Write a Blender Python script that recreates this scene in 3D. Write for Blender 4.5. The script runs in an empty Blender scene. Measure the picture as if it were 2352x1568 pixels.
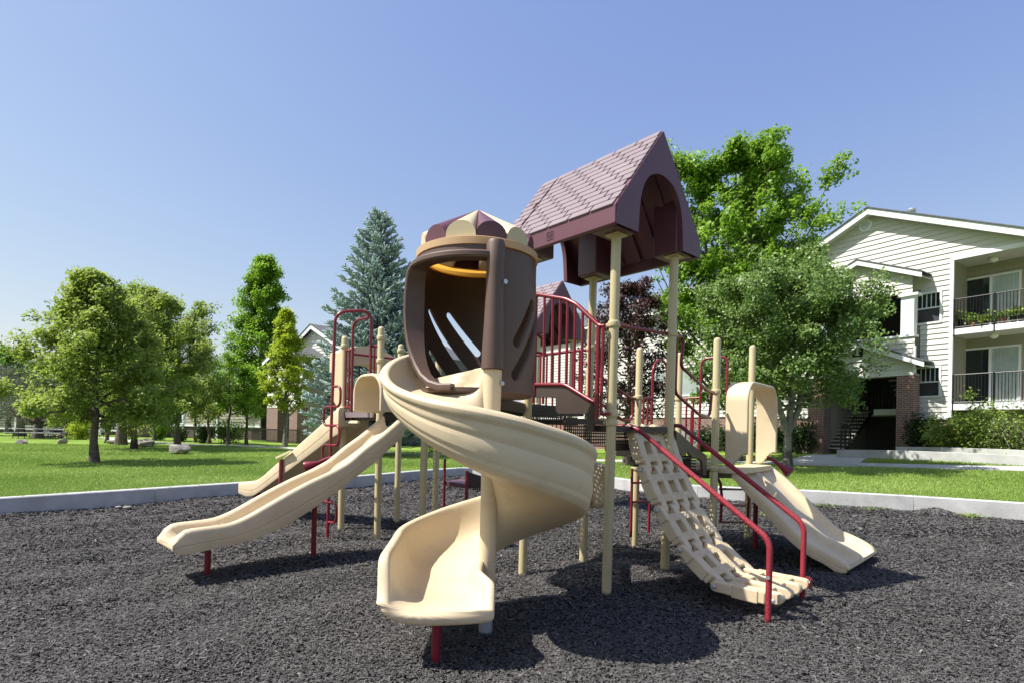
import bpy, bmesh, math, random
import numpy as np
from mathutils import Vector, Matrix

# ------------------------------------------------------------------ camera, sky, sun
sc = bpy.context.scene
FPX, CX, HY, ROLL, EYE = 1290.0, 1176.0, 988.0, 0.018, 1.5     # focal length and horizon in a 2352 px wide frame
cam_d = bpy.data.cameras.new('camera')
cam = bpy.data.objects.new('camera', cam_d)
sc.collection.objects.link(cam)
cam_d.sensor_width = 36.0
cam_d.lens = 36.0 * FPX / 2352.0
cam_d.shift_y = (HY - 784.0) / 2352.0
cam_d.clip_start = 0.05
cam_d.clip_end = 3000.0
cam.matrix_world = Matrix.Translation((0, 0, EYE)) @ Matrix.Rotation(math.radians(90), 4, 'X') @ Matrix.Rotation(ROLL, 4, 'Z')
sc.camera = cam

TO_SUN = Vector((-0.695, -0.13, 1.0)).normalized()
SUN_EL = math.asin(TO_SUN.z)
SUN_AZ = math.atan2(TO_SUN.x, TO_SUN.y)
world = bpy.data.worlds.new("World")
sc.world = world
world.use_nodes = True
wn = world.node_tree
sky = wn.nodes.new('ShaderNodeTexSky')
sky.sky_type = 'NISHITA'
sky.sun_disc = False
sky.sun_elevation = SUN_EL
sky.sun_rotation = SUN_AZ
sky.altitude = 0.0
sky.air_density = 1.5
sky.dust_density = 1.0
sky.ozone_density = 4.0
sky_sp = wn.nodes.new('ShaderNodeSeparateColor'); sky_cb = wn.nodes.new('ShaderNodeCombineColor')
wn.links.new(sky.outputs['Color'], sky_sp.inputs[0])
for ch, (gain, power) in enumerate(((0.822, 0.858), (0.800, 0.815), (1.66, 0.428))):      # tone of this camera's blue sky
    pw = wn.nodes.new('ShaderNodeMath'); pw.operation = 'POWER'; pw.inputs[1].default_value = power
    ml = wn.nodes.new('ShaderNodeMath'); ml.operation = 'MULTIPLY'; ml.inputs[1].default_value = gain
    wn.links.new(sky_sp.outputs[ch], pw.inputs[0]); wn.links.new(pw.outputs[0], ml.inputs[0]); wn.links.new(ml.outputs[0], sky_cb.inputs[ch])
wn.links.new(sky_cb.outputs[0], wn.nodes['Background'].inputs['Color'])
wn.nodes['Background'].inputs["Strength"].default_value = 0.15
sun_d = bpy.data.lights.new('sun', 'SUN')
sun_d.energy = 5.0
sun_d.angle = math.radians(0.53)
sun_d.color = (1.0, 0.955, 0.88)
sun = bpy.data.objects.new('sun', sun_d)
sc.collection.objects.link(sun)
sun.rotation_euler = TO_SUN.to_track_quat('Z', 'Y').to_euler()
sun.location = (-20, 5, 30)
sc.view_settings.view_transform = 'Standard'
sc.view_settings.look = 'None'
sc.view_settings.exposure = 0.72
sc.view_settings.gamma = 1.0
sc.cycles.max_bounces = 8
sc.cycles.transparent_max_bounces = 24

rng = np.random.default_rng(7)
random.seed(7)

# ------------------------------------------------------------------ measuring helpers (photo pixel -> place)
CR, SR = math.cos(ROLL), math.sin(ROLL)
def ray(u, v):
    du, dv = u - CX, v - HY
    return (CR*du + SR*dv)/FPX, (-SR*du + CR*dv)/FPX
def W(u, v, Y):
    a, b = ray(u, v)
    return Vector((a*Y, Y, EYE - b*Y))
def G(u, v, z=0.0):
    a, b = ray(u, v)
    Y = (EYE - z)/b
    return Vector((a*Y, Y, z))
def RP(u, v, P, n):                      # ray meets the vertical plane through P with normal n
    a, b = ray(u, v)
    Y = (n[0]*P[0] + n[1]*P[1])/(n[0]*a + n[1])
    return Vector((a*Y, Y, EYE - b*Y))

# ------------------------------------------------------------------ objects
ORG = {}
def org(o):
    return ORG.get(o.name, Vector((0, 0, 0))) if o else Vector((0, 0, 0))
def tag(o, label=None, cat=None, group=None, kind=None):
    if label: o['label'] = label
    if cat: o['category'] = cat
    if group: o['group'] = group
    if kind: o['kind'] = kind
    return o
def thing(name, loc, label, cat, group=None):
    o = bpy.data.objects.new(name, None)
    o.empty_display_size = 0.2
    sc.collection.objects.link(o)
    o.location = loc
    ORG[o.name] = Vector(loc)
    return tag(o, label, cat, group)
def link_mesh(name, me, parent):
    o = bpy.data.objects.new(name, me)
    sc.collection.objects.link(o)
    if parent:
        o.parent = parent
        ORG[o.name] = org(parent)
    return o

class MB:
    def __init__(s):
        s.v, s.f = [], []
    def add(s, vs, fs):
        k = len(s.v)
        s.v.extend([Vector(p) for p in vs])
        s.f.extend([tuple(i + k for i in f) for f in fs])
        return s
    def hexa(s, p):
        return s.add(p, [(3,2,1,0),(4,5,6,7),(0,1,5,4),(1,2,6,5),(2,3,7,6),(3,0,4,7)])
    def box(s, c, size, X=(1,0,0), Y=(0,1,0), Z=(0,0,1)):
        c, X, Y, Z = Vector(c), Vector(X), Vector(Y), Vector(Z)
        a, b, d = X*size[0]/2, Y*size[1]/2, Z*size[2]/2
        return s.hexa([c-a-b-d, c+a-b-d, c+a+b-d, c-a+b-d, c-a-b+d, c+a-b+d, c+a+b+d, c-a+b+d])
    def grid(s, P, closed_j=False, cap=False):
        n, m = len(P), len(P[0])
        k = len(s.v)
        for r in P: s.v.extend([Vector(p) for p in r])
        for i in range(n-1):
            for j in range(m if closed_j else m-1):
                j2 = (j+1) % m
                s.f.append((k+i*m+j, k+i*m+j2, k+(i+1)*m+j2, k+(i+1)*m+j))
        if cap:
            s.f.append(tuple(k+j for j in reversed(range(m))))
            s.f.append(tuple(k+(n-1)*m+j for j in range(m)))
        return s
    def tube(s, path, r, n=10, caps=True):
        path = [Vector(p) for p in path]
        rs = r if isinstance(r, (list, tuple)) else [r]*len(path)
        rows = []
        t0 = (path[1]-path[0]).normalized()
        up = Vector((0,0,1)) if abs(t0.z) < .9 else Vector((1,0,0))
        a = t0.cross(up).normalized()
        for i, p in enumerate(path):
            if i == 0: t = path[1]-path[0]
            elif i == len(path)-1: t = path[-1]-path[-2]
            else: t = (path[i+1]-p).normalized() + (p-path[i-1]).normalized()
            t = t.normalized()
            a = (a - t*a.dot(t)).normalized()
            b = t.cross(a)
            rows.append([p + (a*math.cos(2*math.pi*k/n) + b*math.sin(2*math.pi*k/n))*rs[i] for k in range(n)])
        return s.grid(rows, True, caps)
    def lathe(s, prof, c, n=20, X=(1,0,0), Y=(0,1,0), Z=(0,0,1)):
        c, X, Y, Z = Vector(c), Vector(X), Vector(Y), Vector(Z)
        rows = [[c + Z*z + (X*math.cos(2*math.pi*k/n) + Y*math.sin(2*math.pi*k/n))*r for k in range(n)] for r, z in prof]
        return s.grid(rows, True, True)
    def prism(s, poly, vec):
        vec = Vector(vec)
        n = len(poly)
        return s.add([Vector(p) for p in poly] + [Vector(p)+vec for p in poly],
                     [tuple(reversed(range(n))), tuple(range(n, 2*n))] + [(i, (i+1)%n, n+(i+1)%n, n+i) for i in range(n)])
    def build(s, name, mat, parent=None, smooth=None, bevel=0, seg=2, fix=True, label=None):
        me = bpy.data.meshes.new(name)
        o0 = org(parent)
        me.from_pydata([tuple(p - o0) for p in s.v], [], s.f)
        if fix:
            bm = bmesh.new(); bm.from_mesh(me)
            bmesh.ops.recalc_face_normals(bm, faces=bm.faces)
            bm.to_mesh(me); bm.free()
        me.materials.append(mat)
        if smooth is not None:
            me.polygons.foreach_set('use_smooth', [True]*len(me.polygons))
            me.set_sharp_from_angle(angle=math.radians(smooth))
        o = link_mesh(name, me, parent)
        if bevel:
            md = o.modifiers.new('bevel', 'BEVEL')
            md.width = bevel; md.segments = seg; md.limit_method = 'ANGLE'; md.angle_limit = math.radians(40)
        if label: o['label'] = label
        return o

def np_mesh(name, verts, quads, mat, parent=None, tint=None, smooth=False):
    """fast mesh from numpy arrays: verts (n,3), quads (m,k)"""
    me = bpy.data.meshes.new(name)
    o0 = np.array(org(parent))
    verts = (verts - o0).astype(np.float32)
    m, k = quads.shape
    me.vertices.add(len(verts)); me.vertices.foreach_set('co', verts.ravel())
    me.loops.add(m*k); me.loops.foreach_set('vertex_index', quads.astype(np.int32).ravel())
    me.polygons.add(m); me.polygons.foreach_set('loop_start', np.arange(0, m*k, k, dtype=np.int32))
    if smooth: me.polygons.foreach_set('use_smooth', np.ones(m, dtype=bool))
    me.update(calc_edges=True)
    if tint is not None:
        at = me.attributes.new('tint', 'FLOAT', 'FACE')
        at.data.foreach_set('value', tint.astype(np.float32))
    me.materials.append(mat)
    return link_mesh(name, me, parent)

def arc(c, a, b, r, t0, t1, n=8):
    return [Vector(c) + Vector(a)*r*math.cos(t0+(t1-t0)*i/n) + Vector(b)*r*math.sin(t0+(t1-t0)*i/n) for i in range(n+1)]
def fillet(path, r, n=5):
    """round the corners of a polyline"""
    path = [Vector(p) for p in path]
    out = [path[0]]
    for i in range(1, len(path)-1):
        p, a, b = path[i], path[i-1], path[i+1]
        da, db = (a-p), (b-p)
        rr = min(r, da.length*.45, db.length*.45)
        q0, q1 = p + da.normalized()*rr, p + db.normalized()*rr
        for k in range(n+1):
            t = k/n
            out.append(q0*(1-t)**2 + p*2*t*(1-t) + q1*t*t)
    out.append(path[-1])
    return out

# ------------------------------------------------------------------ materials
def srgb(r, g, b):
    f = lambda c: (c/255/12.92) if c/255 <= .04045 else ((c/255+.055)/1.055)**2.4
    return (f(r), f(g), f(b), 1.0)
def mk(name):
    m = bpy.data.materials.new(name); m.use_nodes = True
    nt = m.node_tree
    return m, nt, nt.nodes, nt.links, nt.nodes['Principled BSDF'], nt.nodes['Material Output']
def mat(name, col, rough=.5, spec=.4, var=.12, vscale=3., bump=.0, bscale=60., trans=0, metal=0, dirt=0, dscale=1.2, col2=None, coat=0, scuff=0, glow=None):
    m, nt, N, L, P, out = mk(name)
    P.inputs['Roughness'].default_value = rough
    P.inputs['Specular IOR Level'].default_value = spec
    P.inputs['Metallic'].default_value = metal
    if coat: P.inputs['Coat Weight'].default_value = coat; P.inputs['Coat Roughness'].default_value = .2
    tc = N.new('ShaderNodeTexCoord')
    nz = N.new('ShaderNodeTexNoise'); nz.inputs['Scale'].default_value = vscale; nz.inputs['Detail'].default_value = 6
    L.new(tc.outputs['Object'], nz.inputs['Vector'])
    rp = N.new('ShaderNodeValToRGB')
    c = np.array(col[:3])
    c2 = np.array(col2[:3]) if col2 else None
    rp.color_ramp.elements[0].position, rp.color_ramp.elements[1].position = .3, .7
    rp.color_ramp.elements[0].color = (*(c*(1-var)), 1)
    rp.color_ramp.elements[1].color = (*(c2 if c2 is not None else np.minimum(c*(1+var), .95)), 1)
    L.new(nz.outputs['Fac'], rp.inputs['Fac'])
    colout = rp.outputs['Color']
    if dirt:
        n2 = N.new('ShaderNodeTexNoise'); n2.inputs['Scale'].default_value = dscale; n2.inputs['Detail'].default_value = 8; n2.inputs['Roughness'].default_value = .7
        L.new(tc.outputs['Object'], n2.inputs['Vector'])
        r2 = N.new('ShaderNodeValToRGB'); r2.color_ramp.elements[0].position, r2.color_ramp.elements[1].position = .52, .72
        L.new(n2.outputs['Fac'], r2.inputs['Fac'])
        mx = N.new('ShaderNodeMix'); mx.data_type = 'RGBA'; mx.blend_type = 'MULTIPLY'
        ml = N.new('ShaderNodeMath'); ml.operation = 'MULTIPLY'; ml.inputs[1].default_value = dirt
        L.new(r2.outputs['Color'], ml.inputs[0]); L.new(ml.outputs[0], mx.inputs[0])
        L.new(colout, mx.inputs[6]); mx.inputs[7].default_value = (.35,.3,.26,1)
        colout = mx.outputs[2]
    if scuff:       # fine scratches and rubbed spots
        mp = N.new('ShaderNodeMapping'); mp.inputs['Scale'].default_value = (9, 9, 34); mp.inputs['Rotation'].default_value = (.5, .35, .8)
        n4 = N.new('ShaderNodeTexNoise'); n4.inputs['Scale'].default_value = 1.0; n4.inputs['Detail'].default_value = 10; n4.inputs['Roughness'].default_value = .72
        L.new(tc.outputs['Object'], mp.inputs['Vector']); L.new(mp.outputs[0], n4.inputs['Vector'])
        r4 = N.new('ShaderNodeValToRGB'); r4.color_ramp.elements[0].position, r4.color_ramp.elements[1].position = .60, .70
        L.new(n4.outputs['Fac'], r4.inputs['Fac'])
        m4 = N.new('ShaderNodeMix'); m4.data_type = 'RGBA'; m4.blend_type = 'MULTIPLY'
        ml4 = N.new('ShaderNodeMath'); ml4.operation = 'MULTIPLY'; ml4.inputs[1].default_value = scuff
        L.new(r4.outputs['Color'], ml4.inputs[0]); L.new(ml4.outputs[0], m4.inputs[0])
        L.new(colout, m4.inputs[6]); m4.inputs[7].default_value = (.5,.45,.4,1); colout = m4.outputs[2]
        mr = N.new('ShaderNodeMapRange'); mr.inputs[3].default_value = rough-.05; mr.inputs[4].default_value = rough+.22
        L.new(nz.outputs['Fac'], mr.inputs[0]); L.new(mr.outputs[0], P.inputs['Roughness'])
    L.new(colout, P.inputs['Base Color'])
    if bump:
        n3 = N.new('ShaderNodeTexNoise'); n3.inputs['Scale'].default_value = bscale; n3.inputs['Detail'].default_value = 4
        L.new(tc.outputs['Object'], n3.inputs['Vector'])
        bp = N.new('ShaderNodeBump'); bp.inputs['Strength'].default_value = bump; bp.inputs['Distance'].default_value = .01
        L.new(n3.outputs['Fac'], bp.inputs['Height']); L.new(bp.outputs['Normal'], P.inputs['Normal'])
    if trans:
        tr = N.new('ShaderNodeBsdfTranslucent'); ms = N.new('ShaderNodeMixShader'); ms.inputs[0].default_value = trans
        if glow: tr.inputs['Color'].default_value = glow
        else: L.new(colout, tr.inputs['Color'])
        L.new(P.outputs[0], ms.inputs[1]); L.new(tr.outputs[0], ms.inputs[2]); L.new(ms.outputs[0], out.inputs['Surface'])
    return m
def leaf_mat(name, dark, light, trans=.3, rough=.45, spec=.35, tcol=None):
    m, nt, N, L, P, out = mk(name)
    P.inputs['Roughness'].default_value = rough; P.inputs['Specular IOR Level'].default_value = spec
    at = N.new('ShaderNodeAttribute'); at.attribute_name = 'tint'
    mx = N.new('ShaderNodeMix'); mx.data_type = 'RGBA'
    mx.inputs[6].default_value = (*dark, 1); mx.inputs[7].default_value = (*light, 1)
    L.new(at.outputs['Fac'], mx.inputs[0]); L.new(mx.outputs[2], P.inputs['Base Color'])
    tr = N.new('ShaderNodeBsdfTranslucent'); ms = N.new('ShaderNodeMixShader'); ms.inputs[0].default_value = trans
    if tcol:
        m2 = N.new('ShaderNodeMix'); m2.data_type = 'RGBA'; m2.inputs[0].default_value = .5
        L.new(mx.outputs[2], m2.inputs[6]); m2.inputs[7].default_value = (*tcol, 1); L.new(m2.outputs[2], tr.inputs['Color'])
    else:
        L.new(mx.outputs[2], tr.inputs['Color'])
    L.new(P.outputs[0], ms.inputs[1]); L.new(tr.outputs[0], ms.inputs[2]); L.new(ms.outputs[0], out.inputs['Surface'])
    return m
def brick_mat(name, d, c1, c2, mortar, w=.2, h=.075, ms=.011):
    m, nt, N, L, P, out = mk(name)
    P.inputs['Roughness'].default_value = .85
    tc = N.new('ShaderNodeTexCoord')
    dot = N.new('ShaderNodeVectorMath'); dot.operation = 'DOT_PRODUCT'; dot.inputs[1].default_value = (d[0]-d[1], d[1]+d[0], 0)
    sx = N.new('ShaderNodeSeparateXYZ'); cb = N.new('ShaderNodeCombineXYZ')
    L.new(tc.outputs['Object'], dot.inputs[0]); L.new(tc.outputs['Object'], sx.inputs[0])
    L.new(dot.outputs['Value'], cb.inputs[0]); L.new(sx.outputs['Z'], cb.inputs[1])
    br = N.new('ShaderNodeTexBrick'); br.inputs['Scale'].default_value = 1.0
    br.inputs['Brick Width'].default_value = w; br.inputs['Row Height'].default_value = h; br.inputs['Mortar Size'].default_value = ms
    br.inputs['Color1'].default_value = c1; br.inputs['Color2'].default_value = c2; br.inputs['Mortar'].default_value = mortar
    br.inputs['Bias'].default_value = -.1
    L.new(cb.outputs[0], br.inputs['Vector'])
    nz = N.new('ShaderNodeTexNoise'); nz.inputs['Scale'].default_value = 9.; L.new(cb.outputs[0], nz.inputs['Vector'])
    mx = N.new('ShaderNodeMix'); mx.data_type = 'RGBA'; mx.blend_type = 'MULTIPLY'; mx.inputs[0].default_value = .6
    L.new(br.outputs['Color'], mx.inputs[6]); L.new(nz.outputs['Color'], mx.inputs[7])
    hs = N.new('ShaderNodeHueSaturation'); hs.inputs['Value'].default_value = 1.5; hs.inputs['Saturation'].default_value = .9
    L.new(mx.outputs[2], hs.inputs['Color']); L.new(hs.outputs[0], P.inputs['Base Color'])
    bp = N.new('ShaderNodeBump'); bp.inputs['Strength'].default_value = .6; bp.inputs['Distance'].default_value = .008; bp.invert = True
    L.new(br.outputs['Fac'], bp.inputs['Height']); L.new(bp.outputs['Normal'], P.inputs['Normal'])
    return m
def perf_mat(name, col, e1, e2, hx=.034, hz=.034):
    """steel sheet with punched slots"""
    m, nt, N, L, P, out = mk(name)
    P.inputs['Base Color'].default_value = col; P.inputs['Roughness'].default_value = .45
    tc = N.new('ShaderNodeTexCoord'); sx = N.new('ShaderNodeSeparateXYZ'); L.new(tc.outputs['Object'], sx.inputs[0])
    ge = N.new('ShaderNodeNewGeometry'); gs = N.new('ShaderNodeSeparateXYZ'); L.new(ge.outputs['Normal'], gs.inputs[0])
    def dot(e):
        d = N.new('ShaderNodeVectorMath'); d.operation = 'DOT_PRODUCT'; d.inputs[1].default_value = (e[0], e[1], 0)
        L.new(tc.outputs['Object'], d.inputs[0]); return d.outputs['Value']
    def mth(op, a, b=None):
        n = N.new('ShaderNodeMath'); n.operation = op
        for i, x in enumerate((a, b)):
            if x is None: continue
            if isinstance(x, (int, float)): n.inputs[i].default_value = x
            else: L.new(x, n.inputs[i])
        return n.outputs[0]
    nzv = mth('ABSOLUTE', gs.outputs['Z'])
    flat = mth('GREATER_THAN', nzv, .5)
    a = mth('LESS_THAN', mth('FRACT', mth('DIVIDE', dot(e1), hx)), .42)
    b1 = mth('LESS_THAN', mth('FRACT', mth('DIVIDE', sx.outputs['Z'], hz)), .55)
    b2 = mth('LESS_THAN', mth('FRACT', mth('DIVIDE', dot(e2), hz)), .55)
    b = mth('ADD', mth('MULTIPLY', b2, flat), mth('MULTIPLY', b1, mth('SUBTRACT', 1.0, flat)))
    hole = mth('MULTIPLY', a, b)
    tr = N.new('ShaderNodeBsdfTransparent'); ms = N.new('ShaderNodeMixShader')
    L.new(hole, ms.inputs[0]); L.new(P.outputs[0], ms.inputs[1]); L.new(tr.outputs[0], ms.inputs[2]); L.new(ms.outputs[0], out.inputs['Surface'])
    return m

TAN = (.68, .555, .365, 1)
M = {}
M['tan'] = mat('tan_plastic', TAN, rough=.38, spec=.45, var=.04, vscale=2.5, bump=.08, bscale=90, trans=.06, dirt=.22, dscale=3.1, scuff=.4)
M['tan_dome'] = mat('tan_dome_plastic', (.68, .54, .33, 1), rough=.42, var=.05, trans=.42, dirt=.12, glow=(.95, .50, .08, 1))
M['tan_petal'] = mat('tan_petal_plastic', (.68, .56, .36, 1), rough=.4, var=.05, trans=.10, dirt=.15, scuff=.3)
M['tan_post'] = mat('tan_painted_steel', (.52, .44, .245, 1), rough=.32, spec=.5, var=.05, vscale=4, dirt=.12, dscale=4)
M['plum'] = mat('plum_plastic', (.118, .042, .060, 1), rough=.42, spec=.5, var=.10, vscale=1.8, dirt=.15, bump=.05, bscale=80)
M['plum_top'] = mat('weathered_sheen_plum_plastic', (.235, .180, .190, 1), rough=.42, spec=.6, var=.13, vscale=1.6, dirt=.2, bump=.05, bscale=80)  # paler than plum: weathering plus sky sheen painted into the colour
M['brown'] = mat('brown_plastic', (.108, .066, .051, 1), rough=.42, scuff=.3, spec=.45, var=.12, vscale=3, dirt=.1, bump=.05, bscale=90)
M['red'] = mat('maroon_painted_steel', (.20, .014, .026, 1), rough=.3, spec=.5, var=.08, vscale=6)
M['grip'] = mat('red_vinyl_grip', (.30, .022, .035, 1), rough=.48, spec=.4, var=.08, vscale=8, bump=.9, bscale=110)
M['dkmetal'] = mat('dark_brown_steel', (.035, .022, .02, 1), rough=.45, var=.1)
M['stringer'] = mat('brown_steel_panel', (.06, .043, .036, 1), rough=.4, var=.08)
M['zinc'] = mat('galvanised_steel', (.5, .53, .57, 1), rough=.4, metal=.7, var=.15, vscale=12)
M['concrete'] = mat('concrete', (.47, .47, .46, 1), rough=.9, spec=.2, var=.16, vscale=2.2, bump=.35, bscale=26, dirt=.35, dscale=1.5)
M['path'] = mat('pale_concrete', (.50, .49, .46, 1), rough=.9, spec=.2, var=.1, vscale=1.6, bump=.2, bscale=30, dirt=.2)
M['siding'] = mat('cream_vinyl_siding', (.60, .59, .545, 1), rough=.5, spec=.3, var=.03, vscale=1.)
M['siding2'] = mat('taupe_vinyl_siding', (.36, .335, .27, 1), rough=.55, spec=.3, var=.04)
M['white'] = mat('white_painted_trim', (.76, .78, .80, 1), rough=.45, spec=.35, var=.03)
M['soffit'] = mat('pale_soffit', (.5, .49, .46, 1), rough=.6, var=.03)
M['blackmetal'] = mat('black_painted_steel', (.012, .012, .013, 1), rough=.4, var=.1)
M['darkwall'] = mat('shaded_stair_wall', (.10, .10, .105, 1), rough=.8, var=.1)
M['shingle'] = mat('grey_asphalt_shingle', (.115, .12, .13, 1), rough=.9, spec=.2, var=.25, vscale=5., bump=.5, bscale=40)
M['bark'] = mat('grey_brown_bark', (.125, .10, .085, 1), rough=.9, spec=.15, var=.35, vscale=9., bump=1.0, bscale=22)
M['bark_grey'] = mat('grey_bark', (.19, .175, .155, 1), rough=.9, spec=.15, var=.3, vscale=7., bump=1.0, bscale=22)
M['boulder'] = mat('pale_boulder_stone', (.235, .22, .20, 1), rough=.9, spec=.2, var=.35, vscale=3.2, bump=.8, bscale=9)
m, nt, N, L, P, out = mk('window_glass')
P.inputs['Base Color'].default_value = (.02, .026, .03, 1); P.inputs['Roughness'].default_value = .06; P.inputs['Specular IOR Level'].default_value = .6
M['glass'] = m
M['blind'] = mat('pale_window_blind', (.30, .34, .33, 1), rough=.35, spec=.6, var=.1, vscale=2)
M['curtain'] = mat('pale_vertical_blinds', (.40, .46, .45, 1), rough=.3, spec=.6, var=.12, vscale=3)
M['screen'] = mat('dark_insect_screen', (.045, .045, .05, 1), rough=.5, spec=.4, var=.15, vscale=4)
M['lamp'] = mat('frosted_lamp_glass', (.75, .74, .70, 1), rough=.3, var=.02)
M['terracotta'] = mat('terracotta', (.30, .10, .06, 1), rough=.8, var=.1)
# ------------------------------------------------------------------ ground
def sst(x): x = min(1, max(0, x)); return x*x*(3-2*x)
def gz(X, Y):
    return .26 + .052*max(0.0, X-4)*sst((Y-8)/13) if X < 40 else .26 + .052*36*sst((Y-8)/13)
# inner line of the kerb round the rubber mulch bed (counter-clockwise, seen part first)
KV = [G(2352,1192), G(2100,1174), G(1870,1159), G(1700,1149), G(1603,1142), G(1500,1133), G(1410,1120), G(1300,1109), G(1180,1100), G(1085,1093),
      G(1062,1093), G(960,1102), G(845,1115), G(700,1127), G(554,1137), G(280,1160), G(0,1183)]
KV += [Vector((-9.9,5.6,0)), Vector((-11.5,2,0)), Vector((-11,-3,0)), Vector((-6,-7,0)), Vector((2,-8,0)), Vector((10,-6,0)), Vector((14,0,0)), Vector((13.6,5,0)), Vector((12,8.2,0))]
def resample(P, d, closed=True):
    out = []
    n = len(P)
    for i in range(n if closed else n-1):
        a, b = P[i], P[(i+1) % n]
        k = max(1, int((b-a).length/d))
        out += [a.lerp(b, j/k) for j in range(k)]
    if not closed: out.append(P[-1])
    return out
K = resample(KV, .5)
BC = Vector((0, 5, 0))
def k_out(i, d):
    n = len(K); t = (K[(i+1) % n] - K[i-1]).normalized()
    nn = Vector((t.y, -t.x, 0))
    if nn.dot(K[i]-BC) < 0: nn = -nn
    return K[i] + nn*d
KW = .2
mb = MB()
rows = []
for i in range(len(K)):
    top = gz(K[i].x, K[i].y) + .02
    rows.append([K[i]+Vector((0,0,-.15)), K[i]+Vector((0,0,top-.015)), k_out(i,.015)+Vector((0,0,top)), k_out(i,KW-.015)+Vector((0,0,top)), k_out(i,KW)+Vector((0,0,top-.015)), k_out(i,KW)+Vector((0,0,-.15))])
    if i % 6 == 3:                  # contraction joint: a narrow groove
        r = rows[-1]; t = (K[(i+1) % len(K)]-K[i]).normalized()
        c = (r[1]+r[4])/2; c.z = r[0].z
        ins = [p + (c-p).normalized()*.02 for p in r]
        rows += [[p+t*.004 for p in ins], [p+t*.012 for p in ins], [p+t*.016 for p in r]]
rows.append(rows[0])
mb.grid(rows)
kerb = mb.build('concrete_kerb', M['concrete'], smooth=30)
tag(kerb, 'low pale concrete kerb wall curving round the rubber mulch bed', 'kerb')
# mulch bed base
m, nt, N, L, P, out = mk('rubber_mulch_base')
P.inputs['Roughness'].default_value = .9; P.inputs['Specular IOR Level'].default_value = .2
tc = N.new('ShaderNodeTexCoord')
vo = N.new('ShaderNodeTexVoronoi'); vo.inputs['Scale'].default_value = 45; L.new(tc.outputs['Object'], vo.inputs['Vector'])
rp = N.new('ShaderNodeValToRGB'); rp.color_ramp.elements[0].color = (.008,.008,.008,1); rp.color_ramp.elements[1].color = (.05,.047,.045,1)
L.new(vo.outputs['Color'], rp.inputs['Fac']); L.new(rp.outputs['Color'], P.inputs['Base Color'])
bp = N.new('ShaderNodeBump'); bp.inputs['Strength'].default_value = 1; bp.inputs['Distance'].default_value = .02
L.new(vo.outputs['Distance'], bp.inputs['Height']); L.new(bp.outputs['Normal'], P.inputs['Normal'])
M['mulch'] = m
BUMPS = [W(1200,1322,6.0), W(1339,1287,6.73), W(1526.5,1309,5.83)]      # the mulch lies a little lower or higher at these posts
def mz(X, Y):      # gentle heaps in the mulch
    return sum(b.z*math.exp(-((X-b.x)**2+(Y-b.y)**2)/.22) for b in BUMPS) + .018*math.sin(X*1.9+1.3*math.sin(Y*1.1)) + .016*math.sin(Y*2.3+X*.7) + .01*math.sin(X*5.1-Y*3.7)
rows = [[BC.lerp(p, t) + Vector((0,0, mz(*(BC.lerp(p,t)).xy)-.015 if t<1 else -.015)) for p in K+[K[0]]] for t in [.001]+[i/44 for i in range(1,45)]]
mulch = MB().grid(rows).build('mulch_bed_ground', M['mulch'], smooth=60)
tag(mulch, kind='structure')
# lawn sheet to the horizon
m, nt, N, L, P, out = mk('lawn_ground')
P.inputs['Roughness'].default_value = .9; P.inputs['Specular IOR Level'].default_value = .15
tc = N.new('ShaderNodeTexCoord')
n1 = N.new('ShaderNodeTexNoise'); n1.inputs['Scale'].default_value = .55; n1.inputs['Detail'].default_value = 5
n2 = N.new('ShaderNodeTexNoise'); n2.inputs['Scale'].default_value = 26; n2.inputs['Detail'].default_value = 6; n2.inputs['Roughness'].default_value = .75
L.new(tc.outputs['Object'], n1.inputs['Vector']); L.new(tc.outputs['Object'], n2.inputs['Vector'])
r1 = N.new('ShaderNodeValToRGB'); r1.color_ramp.elements[0].position, r1.color_ramp.elements[1].position = .35, .68
r1.color_ramp.elements[0].color = (.13,.25,.03,1); r1.color_ramp.elements[1].color = (.30,.42,.085,1)
L.new(n1.outputs['Fac'], r1.inputs['Fac'])
r2 = N.new('ShaderNodeValToRGB'); r2.color_ramp.elements[0].position, r2.color_ramp.elements[1].position = .3, .7
r2.color_ramp.elements[0].color = (.45,.45,.4,1); r2.color_ramp.elements[1].color = (1.25,1.2,1.1,1)
L.new(n2.outputs['Fac'], r2.inputs['Fac'])
mx = N.new('ShaderNodeMix'); mx.data_type = 'RGBA'; mx.blend_type = 'MULTIPLY'; mx.inputs[0].default_value = 1
L.new(r1.outputs['Color'], mx.inputs[6]); L.new(r2.outputs['Color'], mx.inputs[7]); L.new(mx.outputs[2], P.inputs['Base Color'])
bp = N.new('ShaderNodeBump'); bp.inputs['Strength'].default_value = .8; bp.inputs['Distance'].default_value = .04
L.new(n2.outputs['Fac'], bp.inputs['Height']); L.new(bp.outputs['Normal'], P.inputs['Normal'])
M['lawn'] = m
rows = []
for d in (KW-.01, .5, 1, 1.6, 2.4, 3.2, 4.2, 5.5, 7, 9, 11.5, 15, 20, 28, 40, 70, 150, 400, 1500):
    r = []
    for i in range(len(K)):
        p = k_out(i, KW-.01); dirv = (p-BC).normalized()
        q = p + dirv*(d-KW+.01)
        r.append(Vector((q.x, q.y, gz(q.x, q.y)-.012)))
    r.append(r[0]); rows.append(r)
lawn = MB().grid(rows).build('lawn_ground', M['lawn'], smooth=60)
tag(lawn, kind='structure')
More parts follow.
